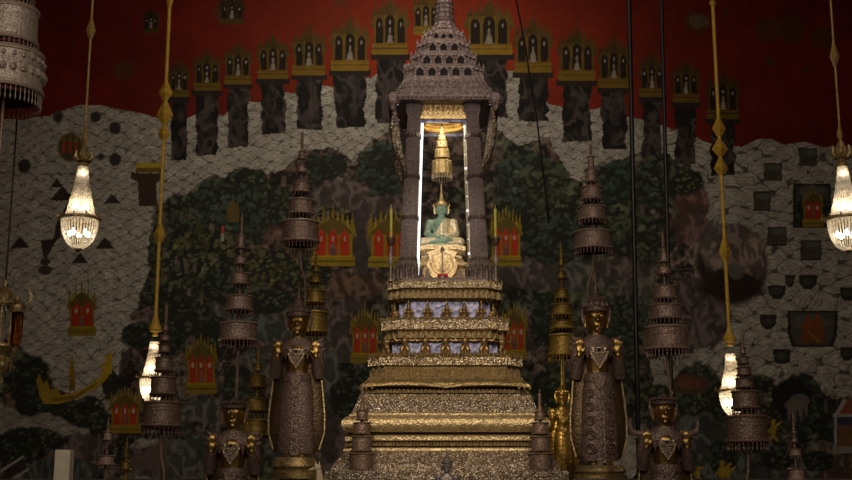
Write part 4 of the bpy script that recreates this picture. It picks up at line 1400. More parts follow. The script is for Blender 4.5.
def umbrella(label, px, Y, tiers, tip, zbase, mat, fringe=True, bend=0.0, group='tiered umbrellas around the altar', lining=True, name='tiered_umbrella', ztop=None, taper=1.03, offx=0.0):
    zf_ = lambda y: at(px, y, Y).z
    x = at(px, tiers[0][2], Y).x
    s_ = mpp(px, tiers[0][2], Y)
    u = thing(name, label, 'umbrella', (x + bend, Y, zbase), group)
    big = tiers[0]
    m_ = MB()
    zb0 = zf_(big[2])
    if bend:
        m_.tube([(x + bend, Y, zbase), (x + bend, Y, zb0 - .42), (x + bend * .9, Y, zb0 - .3), (x + bend * .2, Y, zb0 - .18), (x, Y, zb0 - .05), (x, Y, zf_(tip) - .05)], .014, 8)
    else:
        m_.tube([(x, Y, zbase), (x, Y, zf_(tip) - .05)], .014, 8)
    m_.lathe([(.06, zbase), (.06, zbase + .02), (.03, zbase + .05), (.014, zbase + .08)], (x + bend, Y, 0), 12)
    m_.build('pole', M['silver_dark'] if mat != M['umb_gold'] else M['umb_gold'], u, True)
    for (h, ya, yb) in tiers:
        zt, zb_ = zf_(ya), zf_(yb)
        ht = zt - zb_
        r1 = h * s_
        r0 = r1 / taper
        if fringe and h > 4:
            zb_ = zb_ + ht * .26
            ht = zt - zb_
        m_ = MB()
        e = max(.004, ht * .06)
        m_.lathe([(.012, zt + e * 1.5), (r0 * .9, zt), (r0 * 1.02, zt + e * .3), (r0 * 1.03, zt - e), (r0 * .99, zt - e * 1.4), (r0 * .985, zt - ht * .3), (r0 * 1.0, zt - ht * .33), (r0 * 1.0, zt - ht * .37), (r0 * .99, zt - ht * .4), (r1 * .985, zb_ + e * 1.8), (r1 * 1.02, zb_ + e * 1.3), (r1 * 1.02, zb_ + e * .2), (r1 * .99, zb_),
                  (r1 * .94, zb_), (r0 * .93, zt - e * 2), (.012, zt - e * 2)], (x, Y, 0), 36)
        n = max(8, int(r0 * 2 * PI / .035))
        for i in range(n):
            a = 2 * PI * i / n
            for (rr, zz, k, sg) in ((r0 * 1.0, zt, 1, 1), (r1 * 1.0, zb_ + e, .7, 1)):
                q = .014 * k * min(1, r1 / .12)
                m_.add([(x + rr * math.cos(a - .3 / n * 6) * 1.0, Y + rr * math.sin(a - .3 / n * 6), zz), (x + rr * math.cos(a + .3 / n * 6), Y + rr * math.sin(a + .3 / n * 6), zz), (x + (rr + .012) * math.cos(a), Y + (rr + .012) * math.sin(a), zz + q * .3), (x + (rr + .002) * math.cos(a), Y + (rr + .002) * math.sin(a), zz + q)],
                       [(0, 1, 2), (0, 2, 3), (2, 1, 3), (0, 3, 1)])
        # raised scroll medallions round the drum
        nm = max(6, int(r1 * 2 * PI / .075))
        if r1 > .25:
            for i in range(nm):
                a = 2 * PI * i / nm
                for zz, k in ((zt - ht * .55, 1.0), (zt - ht * .2, .6)):
                    rr = r0 * (1 + (taper - 1) * .5) + .002
                    cpt = Vector((x + rr * math.cos(a), Y + rr * math.sin(a), zz))
                    m_.ball(cpt, ht * .1 * k, 6, 4, (1, 1, 1.2))
        t_ = m_.build('tier', mat, u)
        rim = {'greyed_silver_openwork': 'silver_rim', 'tarnished_silver_gilt': 'silver_rim', 'faded_pink_gilt': 'silver_rim', 'gilt_openwork': 'gold_rim'}.get(mat.name, 'dark_rim')
        for zz, rr in ((zt, r0), (zb_, r1)):
            m_ = MB()
            e2 = max(.005, min(.022, ht * .09))
            m_.lathe([(rr * .97, zz - e2 * .6), (rr * 1.0 + .006, zz - e2 * .6), (rr * 1.0 + .012, zz), (rr * 1.0 + .006, zz + e2 * .6), (rr * .97, zz + e2 * .6)], (x, Y, 0), 36, closed=True)
            m_.build('rim_band', M[rim], t_, True)
        if fringe and h > 4:
            m_ = MB()
            n = max(10, int(2 * PI * r1 / .038))
            d = ht * .42
            for i in range(n):
                a = 2 * PI * i / n
                m_.lathe([(.001, -d), (.0075, -d * .8), (.003, -d * .62), (.004, -d * .3), (.003, .004)], (x + r1 * .97 * math.cos(a), Y + r1 * .97 * math.sin(a), zb_), 5)
            m_.build('fringe', mat, t_)
            if lining:
                m_ = MB()
                m_.lathe([(r1 * .9, zb_ - d * .35), (r1 * .9, zb_ + ht * .3), (r1 * .87, zb_ + ht * .3), (r1 * .87, zb_ - d * .35)], (x, Y, 0), 28, closed=True)
                m_.build('lining', M['red_cloth'], t_)
        # spokes under the drum
        if r1 > .08:
            m_ = MB()
            for i in range(8):
                a = i * PI / 4
                m_.tube([(x + .012 * math.cos(a), Y + .012 * math.sin(a), zb_ - .02), (x + r0 * .9 * math.cos(a), Y + r0 * .9 * math.sin(a), zt - ht * .35)], .005, 5)
            m_.build('rib', M['dark_metal'], t_)
    m_ = MB()
    zt = zf_(tiers[-1][1])
    zz = zf_(tip)
    hgt = zz - zt
    r = tiers[-1][0] * s_ * .5
    m_.lathe([(r, zt - .005), (r * 1.1, zt + hgt * .05), (r * .7, zt + hgt * .15), (r * .75, zt + hgt * .2), (r * .4, zt + hgt * .3), (r * .5, zt + hgt * .36), (r * .25, zt + hgt * .5), (r * .3, zt + hgt * .55), (.006, zt + hgt * .7), (.001, zz)], (x, Y, 0), 14)
    m_.build('finial', mat, u, True)
    return u


umbrella('mauve-brown five-tier umbrella over the left standing crowned statue', 300, -.02, [(18.7, 223, 249), (12.5, 201, 219), (8.7, 183, 196), (5, 166, 175), (3, 152, 159)], 128, ZU, M['silver'], bend=.06)
umbrella('mauve-brown five-tier umbrella over the right standing crowned statue', 593.5, -.02, [(19.3, 233, 255), (14, 208, 225), (10.7, 188, 204), (6, 170, 186), (3.4, 157, 168)], 140, ZU, M['silver'], bend=-.07)
umbrella('brown five-tier umbrella above the half-hidden statue left of the left standing statue', 238, -.95, [(19, 324, 347), (13.5, 297, 315), (8.8, 274, 288), (6, 257, 267), (4, 236, 248)], 212, ZL, M['silver'], bend=0)
umbrella('grey-brown five-tier umbrella in front of the two black poles on the right', 667.5, -.95, [(21.5, 328, 357), (16.5, 306, 324), (11.5, 287, 303), (6.5, 267, 277), (4, 252, 262)], 228, ZL, M['silver'], bend=.02)
umbrella('dark bronze umbrella hiding half of the lower left chandelier', 161, -1.6, [(19, 403, 434), (12.5, 378, 400), (8.8, 358, 375), (6.3, 345, 355), (5, 335, 343), (3, 325, 331)], 300, ZL, M['silver_dark'], bend=.04)
umbrella('dark bronze umbrella hiding half of the lower right chandelier', 748, -1.6, [(20.3, 417, 450), (13.5, 392, 414), (9, 379, 391), (7, 368, 378), (5, 357, 366), (3, 348, 354)], 326, ZL, M['silver_dark'], bend=-.04)
umbrella('big greyed-silver tiered umbrella cut off by the top left corner', 3, -3.0, [(37.5, 56, 106), (29.5, 12, 56), (23, -18, 8), (17, -45, -24), (11, -68, -50), (6, -84, -73)], -130, 0.0, M['silver_grey'])
umbrella('olive-gold umbrella half hidden behind the left standing crowned statue', 314.5, .75, [(13, 313, 339), (9.5, 291, 307), (6, 277, 285), (3.5, 266, 272)], 250, ZU, M['umb_gold'])
umbrella('olive-gold umbrella between the left standing statue and the crowned figure left of it', 256, .2, [(15.5, 421, 441), (11.5, 399, 415), (8, 376, 391), (4, 364, 371)], 346, ZU, M['umb_gold'])
umbrella('olive-gold umbrella above the small gilded figure right of the pedestal', 563.5, .75, [(15.5, 336, 362), (13, 322, 332), (11, 305, 319), (7.5, 290, 302), (5, 272, 281), (3, 259, 266)], 240, ZU, M['umb_gold'], taper=1.14)
zl_ = zw(471, wp(113))
for sx, px, tx in ((-1, 361.5, 'left'), (1, 541, 'right')):
    umbrella('squat stack of brown drums with a bell top on the pedestal ledge, %s end' % tx, px, -1.15, [(12.3, 454, 470.5), (10, 437, 451), (8, 423, 434), (5.6, 411, 420)] if sx < 0 else [(12, 454, 470.5), (10, 437, 451), (8, 423, 434), (5.4, 412, 420)], 380 if sx < 0 else 388, zl_, M['silver_dark'], fringe=False, name='tiered_drum_stack', taper=1.0, group='drum stacks on the pedestal ledge')
sm_g = 'small slim umbrellas at the sides'
umbrella('tiny faded pink two-tier umbrella right of the cream post', 106, -1.2, [(8, 456, 468), (4, 432, 440)], 418, ZL, M['pink_umb'], name='slim_umbrella', group=sm_g, lining=False)
umbrella('tiny gilt umbrella beside the faded pink one', 125.5, -1.2, [(5, 462, 472), (2.5, 452, 457)], 436, ZL, M['umb_gold'], name='slim_umbrella', group=sm_g, lining=False)
umbrella('tiny faded pink umbrella right of the lower right dark bronze one', 797, -1.2, [(8, 469, 484), (5.5, 449, 458), (2.4, 438, 442), (2, 430, 433)], 412, ZL, M['pink_umb'], name='slim_umbrella', group=sm_g, lining=False)

# ------------------------------------------------------------------ crowned statues


def statue(label, px, top, chin, feet, Y, zbase, name='crowned_standing_statue', base=True, scale=None, cut=None, gild=None, horns=False, wide=1.0, spire=24.0, group='crowned standing statues', robe=True, ck=.8, sleeves=True, scrolls=False):
    """unit: one photograph pixel at the statue; feet at 0, crown brim at 135"""
    u_ = mpp(px, (top + feet) / 2, Y)
    k = scale or 1.0
    s_ = u_ * k
    zf0 = at(px, feet, Y).z
    x = at(px, (top + feet) / 2, Y).x
    t = thing(name, label, 'statue', (x, Y, zbase), group)
    pl = Place((x, Y, zf0), s_)
    skin = gild or M['skin']
    w = wide
    pr = [('e', (0, 1, 66), (13 * w, 9, 10)), ('c', (0, 0, 70), (0, 0, 82), 10 * w, 10.5 * w), ('c', (0, 0, 82), (0, -.5, 98), 10.5 * w, 12.5 * w), ('c', (-14 * w, .5, 105), (14 * w, .5, 105), 6, 6), ('c', (0, 0, 104), (0, -1, 118), 6.5, 5.6),
          ('c', (-6.2, 0, 62), (-6, -.5, 34), 8, 6), ('c', (-6, -.5, 34), (-5.5, .5, 5), 6, 4), ('c', (6.2, 0, 62), (6, -.5, 34), 8, 6), ('c', (6, -.5, 34), (5.5, .5, 5), 6, 4)]
    for sx in (-1, 1):
        pr += [('c', (sx * 5.5, 1, 2.6), (sx * 6.5, -9, 1.8), 3.2, 2.6)]
        for i in range(5):
            pr += [('c', (sx * (4.2 + i * 1.15), -9, 1.5), (sx * (4.3 + i * 1.2), -12.5 + .35 * abs(i - 1), 1.3), .9, .75)]
        pr += [('c', (sx * 17.5 * w, .5, 104), (sx * 20.5 * w, 0, 79), 5.4, 4.2), ('c', (sx * 20.5 * w, 0, 79), (sx * 18.5 * w, -10, 95), 4.2, 2.9), ('e', (sx * 18.2 * w, -11.4, 99.5), (3.4, 1.5, 4.2))]
        for i in range(4):
            bx = sx * (18.2 * w + (i - 1.5) * 1.75)
            l = (6.2, 7.2, 6.8, 5.2)[i if sx > 0 else i]
            pr += [('c', (bx, -11.6, 102.5), (bx + sx * (i - 1.5) * .2, -12.2, 102.5 + l * .55), .85, .8), ('c', (bx + sx * (i - 1.5) * .2, -12.2, 102.5 + l * .55), (bx + sx * (i - 1.5) * .3, -12.0, 102.5 + l), .8, .6)]
        pr += [('c', (sx * (18.2 * w - 3), -12, 98), (sx * (18.2 * w - 5.2), -13, 102.2), 1.0, .7)]
    hz = 129
    pr += [('e', (0, -1.2, hz), (9.4, 9.4, 12)), ('e', (0, -3.4, hz - 6), (6.8, 6.4, 6)), ('c', (0, -10, hz + 1.5), (0, -11.6, hz - 3.2), 1.0, 1.7), ('c', (-2.4, -9.3, hz - 6.8), (2.4, -9.3, hz - 6.8), 1.0, 1.0), ('c', (-1.8, -8.9, hz - 8.2), (1.8, -8.9, hz - 8.2), 1.0, 1.0),
           ('e', (-3.9, -9.4, hz + .8), (2.2, 1.1, .8)), ('e', (3.9, -9.4, hz + .8), (2.2, 1.1, .8)), ('c', (-6.2, -8.2, hz + 3.2), (-1.6, -10.2, hz + 2.8), .7, .7), ('c', (6.2, -8.2, hz + 3.2), (1.6, -10.2, hz + 2.8), .7, .7), ('e', (0, -8, hz - 11), (2.6, 2.2, 1.8)),
           ('c', (-9.6, 0, hz + 2), (-9.8, -.5, hz - 9), 1.5, 1.3), ('c', (9.6, 0, hz + 2), (9.8, -.5, hz - 9), 1.5, 1.3)]
    sculpt('body', pr, .8 * s_, skin, t, pl, smooth=2)

    def lo(rings, n=40, y0=0.0):
        out = []
        for z, rx, ry, yo in rings:
            out.append([pl((rx * math.cos(2 * PI * i / n), yo + ry * math.sin(2 * PI * i / n), z)) for i in range(n)])
        return out
    reg = M['regalia'] if gild is None else gild
    if sleeves:
        for sx in (-1, 1):
            m_ = MB()
            m_.tube([pl((sx * 17.5 * w, .5, 105)), pl((sx * 19.5 * w, .2, 92)), pl((sx * 20.8 * w, 0, 79)), pl((sx * 21 * w, 0, 76))], [6.4 * s_, 6.2 * s_, 5.4 * s_, 3.5 * s_], 14)
            m_.tube([pl((sx * 20.8 * w, .8, 77)), pl((sx * 19.6 * w, -5, 86)), pl((sx * 18.7 * w, -9, 93.5))], [5.2 * s_, 4.8 * s_, 3.9 * s_], 14)
            m_.build('sleeve', reg, t, True)
    if robe:
        # broad open robe hanging from the arms, behind and at the sides
        m_ = MB()
        m_.loft(lo([(6, 20 * w, 4, 6), (10, 23 * w, 5, 6), (24, 26.5 * w, 6, 6), (40, 26.5 * w, 6, 6), (56, 25 * w, 6, 6), (74, 23 * w, 6, 6), (92, 21.5 * w, 6, 6), (104, 18 * w, 5, 6)]))
        m_.build('robe', M['robe'] if gild is None else gild, t, True)
        for sx in (-1, 1):
            m_ = MB()
            m_.tube([pl((sx * w * a, 3.5, z)) for z, a in ((8, 22), (24, 26.6), (40, 26.8), (56, 25.2), (74, 23.2), (90, 21.8))], 1.0 * s_, 6)
            m_.build('robe_hem', M['gold_band'] if gild is None else gild, t, True)
        m_ = MB()
        m_.loft(lo([(4, 16.5 * w, 8, -1), (8, 17.5 * w, 9, -1), (26, 17 * w, 10, -1), (50, 16 * w, 10.5, -1), (66, 15 * w, 11, -.5), (74, 12.5 * w, 10.8, 0), (78, 11 * w, 10.5, 0)]))
        sk = m_.build('skirt', reg, t, True)
        m_ = MB()
        m_.prism([(-4, 2), (4, 2), (3.4, 30), (2.8, 72), (-2.8, 72), (-3.4, 30)], -13.2, -10)
        for z in range(10, 70, 8):
            m_.ball((0, -13.2, z), 2.0, 8, 6, (1, .5, 1.5))
        m_.v = [tuple(pl(v)) for v in m_.v]
        m_.build('front_sash', reg, sk)
        m_ = MB()
        for sx in (-1, 1):
            for zc_ in (14, 26, 38, 50, 62) if scrolls else ():
                m_ = MB()
                r0 = 5.6 - .02 * zc_
                pts = []
                for i in range(22):
                    a = i / 21 * 3.4 * PI
                    rr = r0 * (1 - i / 26)
                    xx = 9.3 + rr * math.cos(a)
                    pts.append(pl((sx * xx * w, -1 - 10.3 * math.sqrt(max(.05, 1 - (xx / 17.6) ** 2)) - .5, zc_ + rr * math.sin(a))))
                m_.tube(pts, 1.0 * s_, 5)
                m_.build('scroll_ornament', reg, sk, True)
    m_ = MB()
    m_.loft(lo([(72, 13.5 * w, 11.4, -.5), (75, 14 * w, 12, -.5), (79, 12.6 * w, 11.6, -.5), (80, 11.5 * w, 11, -.5)]))
    m_.prism([(-5 * w, 72), (0, 64), (5 * w, 72), (6 * w, 77), (-6 * w, 77)], -13.5, -10)
    n0 = len(m_.v) - 10
    m_.v[n0:] = [tuple(pl(v)) for v in m_.v[n0:]]
    m_.build('belt', reg, t, True)
    # pectoral, collar plates and epaulettes
    m_ = MB()
    m_.loft(lo([(98, 19 * w, 10.8, -.6), (102, 20.5 * w, 10.5, -.3), (107, 19.5 * w, 9, .2), (111, 13 * w, 8, .3), (114, 8 * w, 7, -.2)]))
    m_.build('collar', reg, t, True)
    m_ = MB()
    for i in range(-4, 5):
        a = -PI / 2 + i * .3
        cx, cy = 16.5 * w * math.cos(a) * 1.08, -.6 + 12.2 * math.sin(a)
        zt = 103 - (4 - abs(i)) * .5
        vs = []
        tx, ty = -math.sin(a), math.cos(a)
        nx, ny = math.cos(a), math.sin(a)
        hw = 2.6
        for d in (0, 1.1):
            for (q, z) in ((-hw, zt), (hw, zt), (hw * .8, zt - 5), (0, zt - 10), (-hw * .8, zt - 5)):
                vs.append(pl((cx + tx * q + nx * d, cy + ty * q + ny * d, z)))
        m_.add(vs, [(0, 1, 2, 3, 4), (9, 8, 7, 6, 5)] + [(j, 5 + j, 5 + (j + 1) % 5, (j + 1) % 5) for j in range(5)])
    m_.build('collar_pendant', reg, t)
    m_ = MB()
    m_.prism([(-8, 98), (0, 100), (8, 98), (7, 92), (0, 83), (-7, 92)], -13.4, -10.5)
    m_.v = [tuple(pl(v)) for v in m_.v]
    bp_ = m_.build('breastplate', reg, t)
    m_ = MB()
    m_.tube([pl(q) for q in ((-8, -13.4, 98), (-4, -13.9, 90.5), (0, -14, 83.5), (4, -13.9, 90.5), (8, -13.4, 98))], .75 * s_, 6)
    m_.tube([pl(q) for q in ((-8, -13.4, 98), (0, -14.2, 96.5), (8, -13.4, 98))], .6 * s_, 6)
    m_.build('breast_chain', M['gold_band'] if gild is None else gild, bp_, True)
    for sx in (-1, 0, 1):
        m_ = MB()
        m_.prism([(sx * 4.4 - 2, 101.6), (sx * 4.4 + 2, 101.6), (sx * 4.4, 97.4)], -13.9 + abs(sx) * .4, -12)
        m_.v = [tuple(pl(v)) for v in m_.v]
        m_.build('gold_pendant', M['gold_pale'] if gild is None else gild, bp_)
    for sx in (-1, 1):
        m_ = MB()
        if horns:
            m_.tube([pl((sx * 14, 0, 108)), pl((sx * 24, 0, 107)), pl((sx * 30, 1, 110)), pl((sx * 31.5, 1, 117)), pl((sx * 29, 1, 122))], [4.5 * s_, 4 * s_, 3 * s_, 1.8 * s_, .3 * s_], 8)
            m_.tube([pl((sx * 22, 0, 107)), pl((sx * 27, 0, 104)), pl((sx * 32, 0, 106))], [2.5 * s_, 2 * s_, .3 * s_], 6)
        else:
            for j in range(3):
                m_.tube([pl((sx * (15 + j * 2) * w, -.5, 108 - j * 3)), pl((sx * (21 + j * 1.5) * w, -1, 109.5 - j * 4)), pl((sx * (25 + j) * w, -1, 114 - j * 5))], [4.0 * s_, 3.2 * s_, .4 * s_], 8)
        m_.build('epaulette', reg, t, True)
        m_ = MB()
        for (zq, rr) in ((92, 5.9), (84, 5.5)):
            f_ = (104 - zq) / 25
            c_ = pl((sx * (17.5 + 3 * f_) * w, .5 - .5 * f_, zq))
            m_.lathe([(rr * s_ * .8, -1.6 * s_), (rr * s_ * 1.08, -1 * s_), (rr * s_ * 1.08, 1 * s_), (rr * s_ * .8, 1.6 * s_)], c_, 14)
        c_ = pl((sx * 19 * w, -7.5, 91))
        m_.lathe([(3.2 * s_, -1.6 * s_), (4.4 * s_, 0), (3.2 * s_, 1.6 * s_)], c_, 12)
        m_.build('armlet', reg, t, True)
    # crown
    m_ = MB()
    c_ = pl((0, -1, 0))
    h = hz + 5.5
    pf = [(9.2, h - 1), (10.6, h), (11.2, h + 2), (10.8, h + 4.5), (11.6, h + 5.2), (11, h + 6.8), (8.6, h + 8.5), (7.8, h + 11), (8.4, h + 11.7), (7.4, h + 13), (5.6, h + 15), (5.8, h + 16), (4.2, h + 17.5), (3.4, h + 20), (3.7, h + 21), (2.2, h + 22.5)]
    pf += [(1.5, h + 22.5 + (spire) * .35), (1.9, h + 22.5 + spire * .4), (1.0, h + 22.5 + spire * .5), (.2, h + 22.5 + spire)]
    pf = [(r, h - 1 + (z - h + 1) * (ck if z <= h + 22.6 else 1) - (22.5 + 1) * (1 - ck) * (z > h + 22.6)) for r, z in pf]
    m_.lathe([(r * s_, z * s_) for r, z in pf], c_, 26)
    for i in range(13):
        a = 2 * PI * i / 13 - PI / 2
        m_.lathe([(1.5 * s_, 0), (1.9 * s_, 1.5 * s_), (.2 * s_, 5.5 * ck * s_)], c_ + Vector((math.cos(a) * 10.6 * s_, math.sin(a) * 10.6 * s_, (h + 4) * s_)), 5)
    m_.build('crown', reg, t, True)
    for sx in (-1, 1):
        m_ = MB()
        m_.tube([pl((sx * 9.6, 0, hz - 8)), pl((sx * 11.6, -.5, hz - 2)), pl((sx * 12.4, 0, hz + 5)), pl((sx * 11.4, 0, hz + 11))], [1.0 * s_, 1.9 * s_, 1.5 * s_, .2 * s_], 7)
        m_.build('ear_flame', reg, t, True)
    # lotus base
    m_ = MB()
    zb_ = zf0 - 1.2 * s_
    dz = zb_ - zbase
    if dz > .02:
        m_.lathe([(23 * s_, zbase), (23 * s_, zbase + dz * .3), (20 * s_, zbase + dz * .45), (22.5 * s_, zbase + dz * .62), (21.5 * s_, zbase + dz * .85), (19 * s_, zb_ + 1.6 * s_)], (x, Y, 0), 36, 1, .8)
        m_.build('lotus_base', M['gold_dark'], t, True)
    return t


statue('tall dark gold crowned statue with a plain brown robe, left of the pedestal', 297, 318, 340, 458, -.3, ZU, spire=14, scale=1.045)
statue('tall dark gold crowned statue with a scroll-covered robe, right of the pedestal', 598, 312, 340, 466, -.3, ZU, spire=22, scale=1.14, wide=.92, scrolls=True)
zf_ = at(232, 540, -1.3).z
statue('dark gold crowned statue cut at the waist, below the brown umbrella on the left', 232, 405, 430, 559, -1.3, ZL, scale=1.1, horns=False, spire=1.5, ck=.42)
statue('dark gold crowned statue with upswept shoulder wings, cut at the waist on the right', 666, 405, 430, 555, -1.3, ZL, scale=1.1, horns=True, spire=1.5, ck=.42)
statue('slender bright gilded figure between the pedestal and the right standing statue', 563, 400, 412, 474, .35, ZU, scale=.58, gild=M['old_gold'], spire=50, group='small figures at the altar')
yg_ = -1.62
zgf = at(447, 471, yg_).z - .62
statue('little grey crowned figure at the foot of the pedestal, bottom centre', 447, 455, 470, 531, yg_, ZL, scale=.49, gild=M['grey_bronze'], spire=14, group='small figures at the altar', name='small_crowned_figure')

# ------------------------------------------------------------------ chandeliers on their ropes


def chandelier(label, px, Y, ytop, yring, ybot, rtop, rring, rneck, rope, rope_mat, rope_beads, cap):
    zf_ = lambda y: at(px, y, Y).z
    s_ = mpp(px, yring, Y)
    x = at(px, yring, Y).x
    zr, zt, zb_ = zf_(yring), zf_(ytop), zf_(ybot)
    t = thing('crystal_chandelier', label, 'chandelier', (x, Y, ZC), 'lit crystal chandeliers')
    # strings of beads from the crown to the ring
    m_ = MB()
    n = 30
    for i in range(n):
        a = 2 * PI * i / n
        pts, rad = [], []
        K = 14
        for j in range(K + 1):
            f = j / K
            r = (rtop + (rneck - rtop) * f ** 1.3) * s_
            pts.append((x + r * math.cos(a), Y + r * math.sin(a), zt + (zr - zt) * f))
            rad.append((.0065 + .008 * f) * (1.0 if j % 2 else .6) * s_ / .0085)
        m_.tube(pts, rad, 5)
    m_.build('bead_strings', M['crystal'], t)
    m_ = MB()
    rb = (rring * .93) * s_
    hb = zr - zb_
    for i in range(36):
        a = 2 * PI * i / 36
        pts, rad = [], []
        for j in range(15):
            f = j / 14
            r = rb * max(.02, 1 - (f * .995) ** 2.4) ** .5
            pts.append((x + r * math.cos(a), Y + r * math.sin(a), zr - hb * f))
            rad.append((.0095 if j % 2 else .0055) * max(.35, 1 - f * .65) * s_ / .0085)
        m_.tube(pts, rad, 5)
    m_.build('bead_bowl', M['crystal'], t)
    m_ = MB()
    m_.lathe([(rring * s_, -.012), (rring * s_ + .018, 0), (rring * s_, .014), (rring * s_ - .02, .008), (rring * s_ - .02, -.008)], (x, Y, zr), 36, closed=True)
    for i in range(12):
        a = 2 * PI * i / 12
        m_.tube([(x + rring * s_ * math.cos(a), Y + rring * s_ * math.sin(a), zr), (x + (rring * s_ + .035) * math.cos(a), Y + (rring * s_ + .035) * math.sin(a), zr + .012), (x + (rring * s_ + .03) * math.cos(a), Y + (rring * s_ + .03) * math.sin(a), zr + .035)], [.008, .006, .002], 5)
    m_.build('gilt_ring', M['gold_dark'], t, True)
    m_ = MB()
    m_.lathe([(.001, -.03), (.016, -.015), (.03, 0), (.02, .02), (.001, .03)], (x, Y, zb_), 14)
    m_.build('bottom_finial', M['gold_dark'], t, True)
    for i in range(5):
        a = 2 * PI * i / 5 + .6
        for (rr, zz, q) in ((rneck * .5, zr + .22 * (zt - zr), 1), (rring * .5, zr - hb * .5, 1)):
            m_ = MB()
            c_ = (x + rr * s_ * math.cos(a), Y + rr * s_ * math.sin(a), zz)
            k = s_ / .0085
            m_.lathe([(.001, -.02 * k), (.018 * k, -.008 * k), (.02 * k, .006 * k), (.01 * k, .026 * k), (.001, .036 * k)], c_, 10)
            m_.build('light_bulb', M['bulb'], t, True)
    m_ = MB()
    m_.ball((x, Y, zt - .13 * (zt - zr)), .022 * s_ / .0085, 10, 8)
    m_.build('light_bulb', M['bulb'], t, True)
    m_ = MB()
    m_.tube([(x, Y, zb_), (x, Y, zt)], .006, 6)
    m_.build('stem', M['gold_dark'], t)
    # crown cap
    m_ = MB()
    c0, c1 = zf_(cap[0]), zf_(cap[1])
    hh_ = c0 - c1
    rc = cap[2] * s_
    if cap[3] == 'crown':
        m_.lathe([(rtop * s_ * 1.1, c1), (rtop * s_ * 1.25, c1 + .02), (rc * .55, c1 + hh_ * .2), (rc * .8, c1 + hh_ * .35), (rc, c1 + hh_ * .5), (rc * .6, c1 + hh_ * .75), (rc * .3, c0)], (x, Y, 0), 20)
        for i in range(8):
            a = i * PI / 4
            m_.tube([(x + rc * .8 * math.cos(a), Y + rc * .8 * math.sin(a), c1 + hh_ * .35), (x + rc * 1.3 * math.cos(a), Y + rc * 1.3 * math.sin(a), c1 + hh_ * .5), (x + rc * 1.15 * math.cos(a), Y + rc * 1.15 * math.sin(a), c1 + hh_ * .8)], [.02, .014, .003], 6)
    else:
        m_.lathe([(rtop * s_ * .8, c1), (rc * .35, c1 + hh_ * .1), (rc * .85, c1 + hh_ * .16), (rc, c1 + hh_ * .3), (rc * .7, c1 + hh_ * .45), (rc * .35, c1 + hh_ * .7), (rc * .2, c0)], (x, Y, 0), 16)
    m_.build('crown_cap', rope_mat if cap[3] != 'crown' else M['gold_dark'], t, True)
    m_ = MB()
    m_.tube([(x, Y, c0 - .05), (x, Y, ZC)], rope * s_, 8)
    rp = m_.build('rope', rope_mat, t)
    for (ya, yb, r) in rope_beads:
        za, zb2 = zf_(yb), zf_(ya)
        if zb2 > ZC - .05:
            continue
        m_ = MB()
        m_.lathe([(rope * s_, za), (r * s_ * 1.25, za + (zb2 - za) * .42), (rope * s_, zb2)], (x, Y, 0), 4)
        m_.build('rope_bead', rope_mat, rp)
    return t


chandelier('lit crystal chandelier, upper left, hanging clear before the silver sea of the mural', 80, -3.2, 167, 219, 249, 4.5, 19, 14.5, 1.2, M['rope_dim'], [(18, 40, 4), (125, 150, 2.6)], (148, 167, 7, 'crown'))
chandelier('lit crystal chandelier, upper right, half outside the frame edge', 846, -3.2, 167, 219, 251, 4.5, 19, 14.5, 1.2, M['rope_dim'], [(42, 68, 4), (125, 142, 2.6)], (140, 167, 7, 'crown'))
chandelier('lit crystal chandelier, lower left, half behind a dark bronze umbrella', 153, -.3, 342, 378, 404, 4, 13.5, 10, 1.9, M['rope'], [(82, 101, 5.8), (101, 125, 7), (125, 141, 5.4), (224, 244, 5), (-10, 8, 3)], (308, 336, 6.5, 'bell'))
chandelier('lit crystal chandelier, lower right, half behind a dark bronze umbrella', 732, -.3, 354, 391, 416, 4, 13, 10, 1.9, M['rope'], [(118, 137, 5.8), (139, 157, 6.8), (158, 176, 5.8), (238, 262, 5), (0, 6, 3)], (322, 346, 6.5, 'bell'))

# gold hanging lantern on the left edge
Yl = -2.3
zf_ = lambda y: at(4, y, Yl).z
xl = at(3, 320, Yl).x
sl = mpp(3, 320, Yl)
ln = thing('hanging_lantern', 'ornate gold hanging lantern with a glass cup arm at the left frame edge', 'lantern', (xl, Yl, ZC))
m_ = MB()
m_.lathe([(1.5, 281), (3, 284), (2.4, 287), (7, 291), (11, 296), (13, 300), (14.5, 304), (12.5, 307), (10, 306), (8, 302)][::-1] and [(1.2 * sl, zf_(280)), (3 * sl, zf_(284)), (2.4 * sl, zf_(287)), (7 * sl, zf_(291)), (11 * sl, zf_(296)), (13 * sl, zf_(300)), (14.5 * sl, zf_(304)), (12.5 * sl, zf_(307))], (xl, Yl, 0), 24)
for i in range(12):
    a = i * PI / 6
    m_.lathe([(.012, 0), (.018, .02), (.001, .06)], (xl + 13.5 * sl * math.cos(a), Yl + 13.5 * sl * math.sin(a), zf_(302)), 6)
m_.build('dome', M['gold_dark'], ln, True)
m_ = MB()
m_.lathe([(10.5 * sl, zf_(345)), (11.5 * sl, zf_(330)), (11 * sl, zf_(307))], (xl, Yl, 0), 24)
m_.build('glass_body', M['glass'], ln, True)
m_ = MB()
for i in range(8):
    a = i * PI / 4 + .2
    m_.tube([(xl + 12 * sl * math.cos(a), Yl + 12 * sl * math.sin(a), zf_(306)), (xl + 12.6 * sl * math.cos(a), Yl + 12.6 * sl * math.sin(a), zf_(328)), (xl + 11 * sl * math.cos(a), Yl + 11 * sl * math.sin(a), zf_(346))], .008, 6)
m_.build('cage_rib', M['gold_band'], ln, True)
m_ = MB()
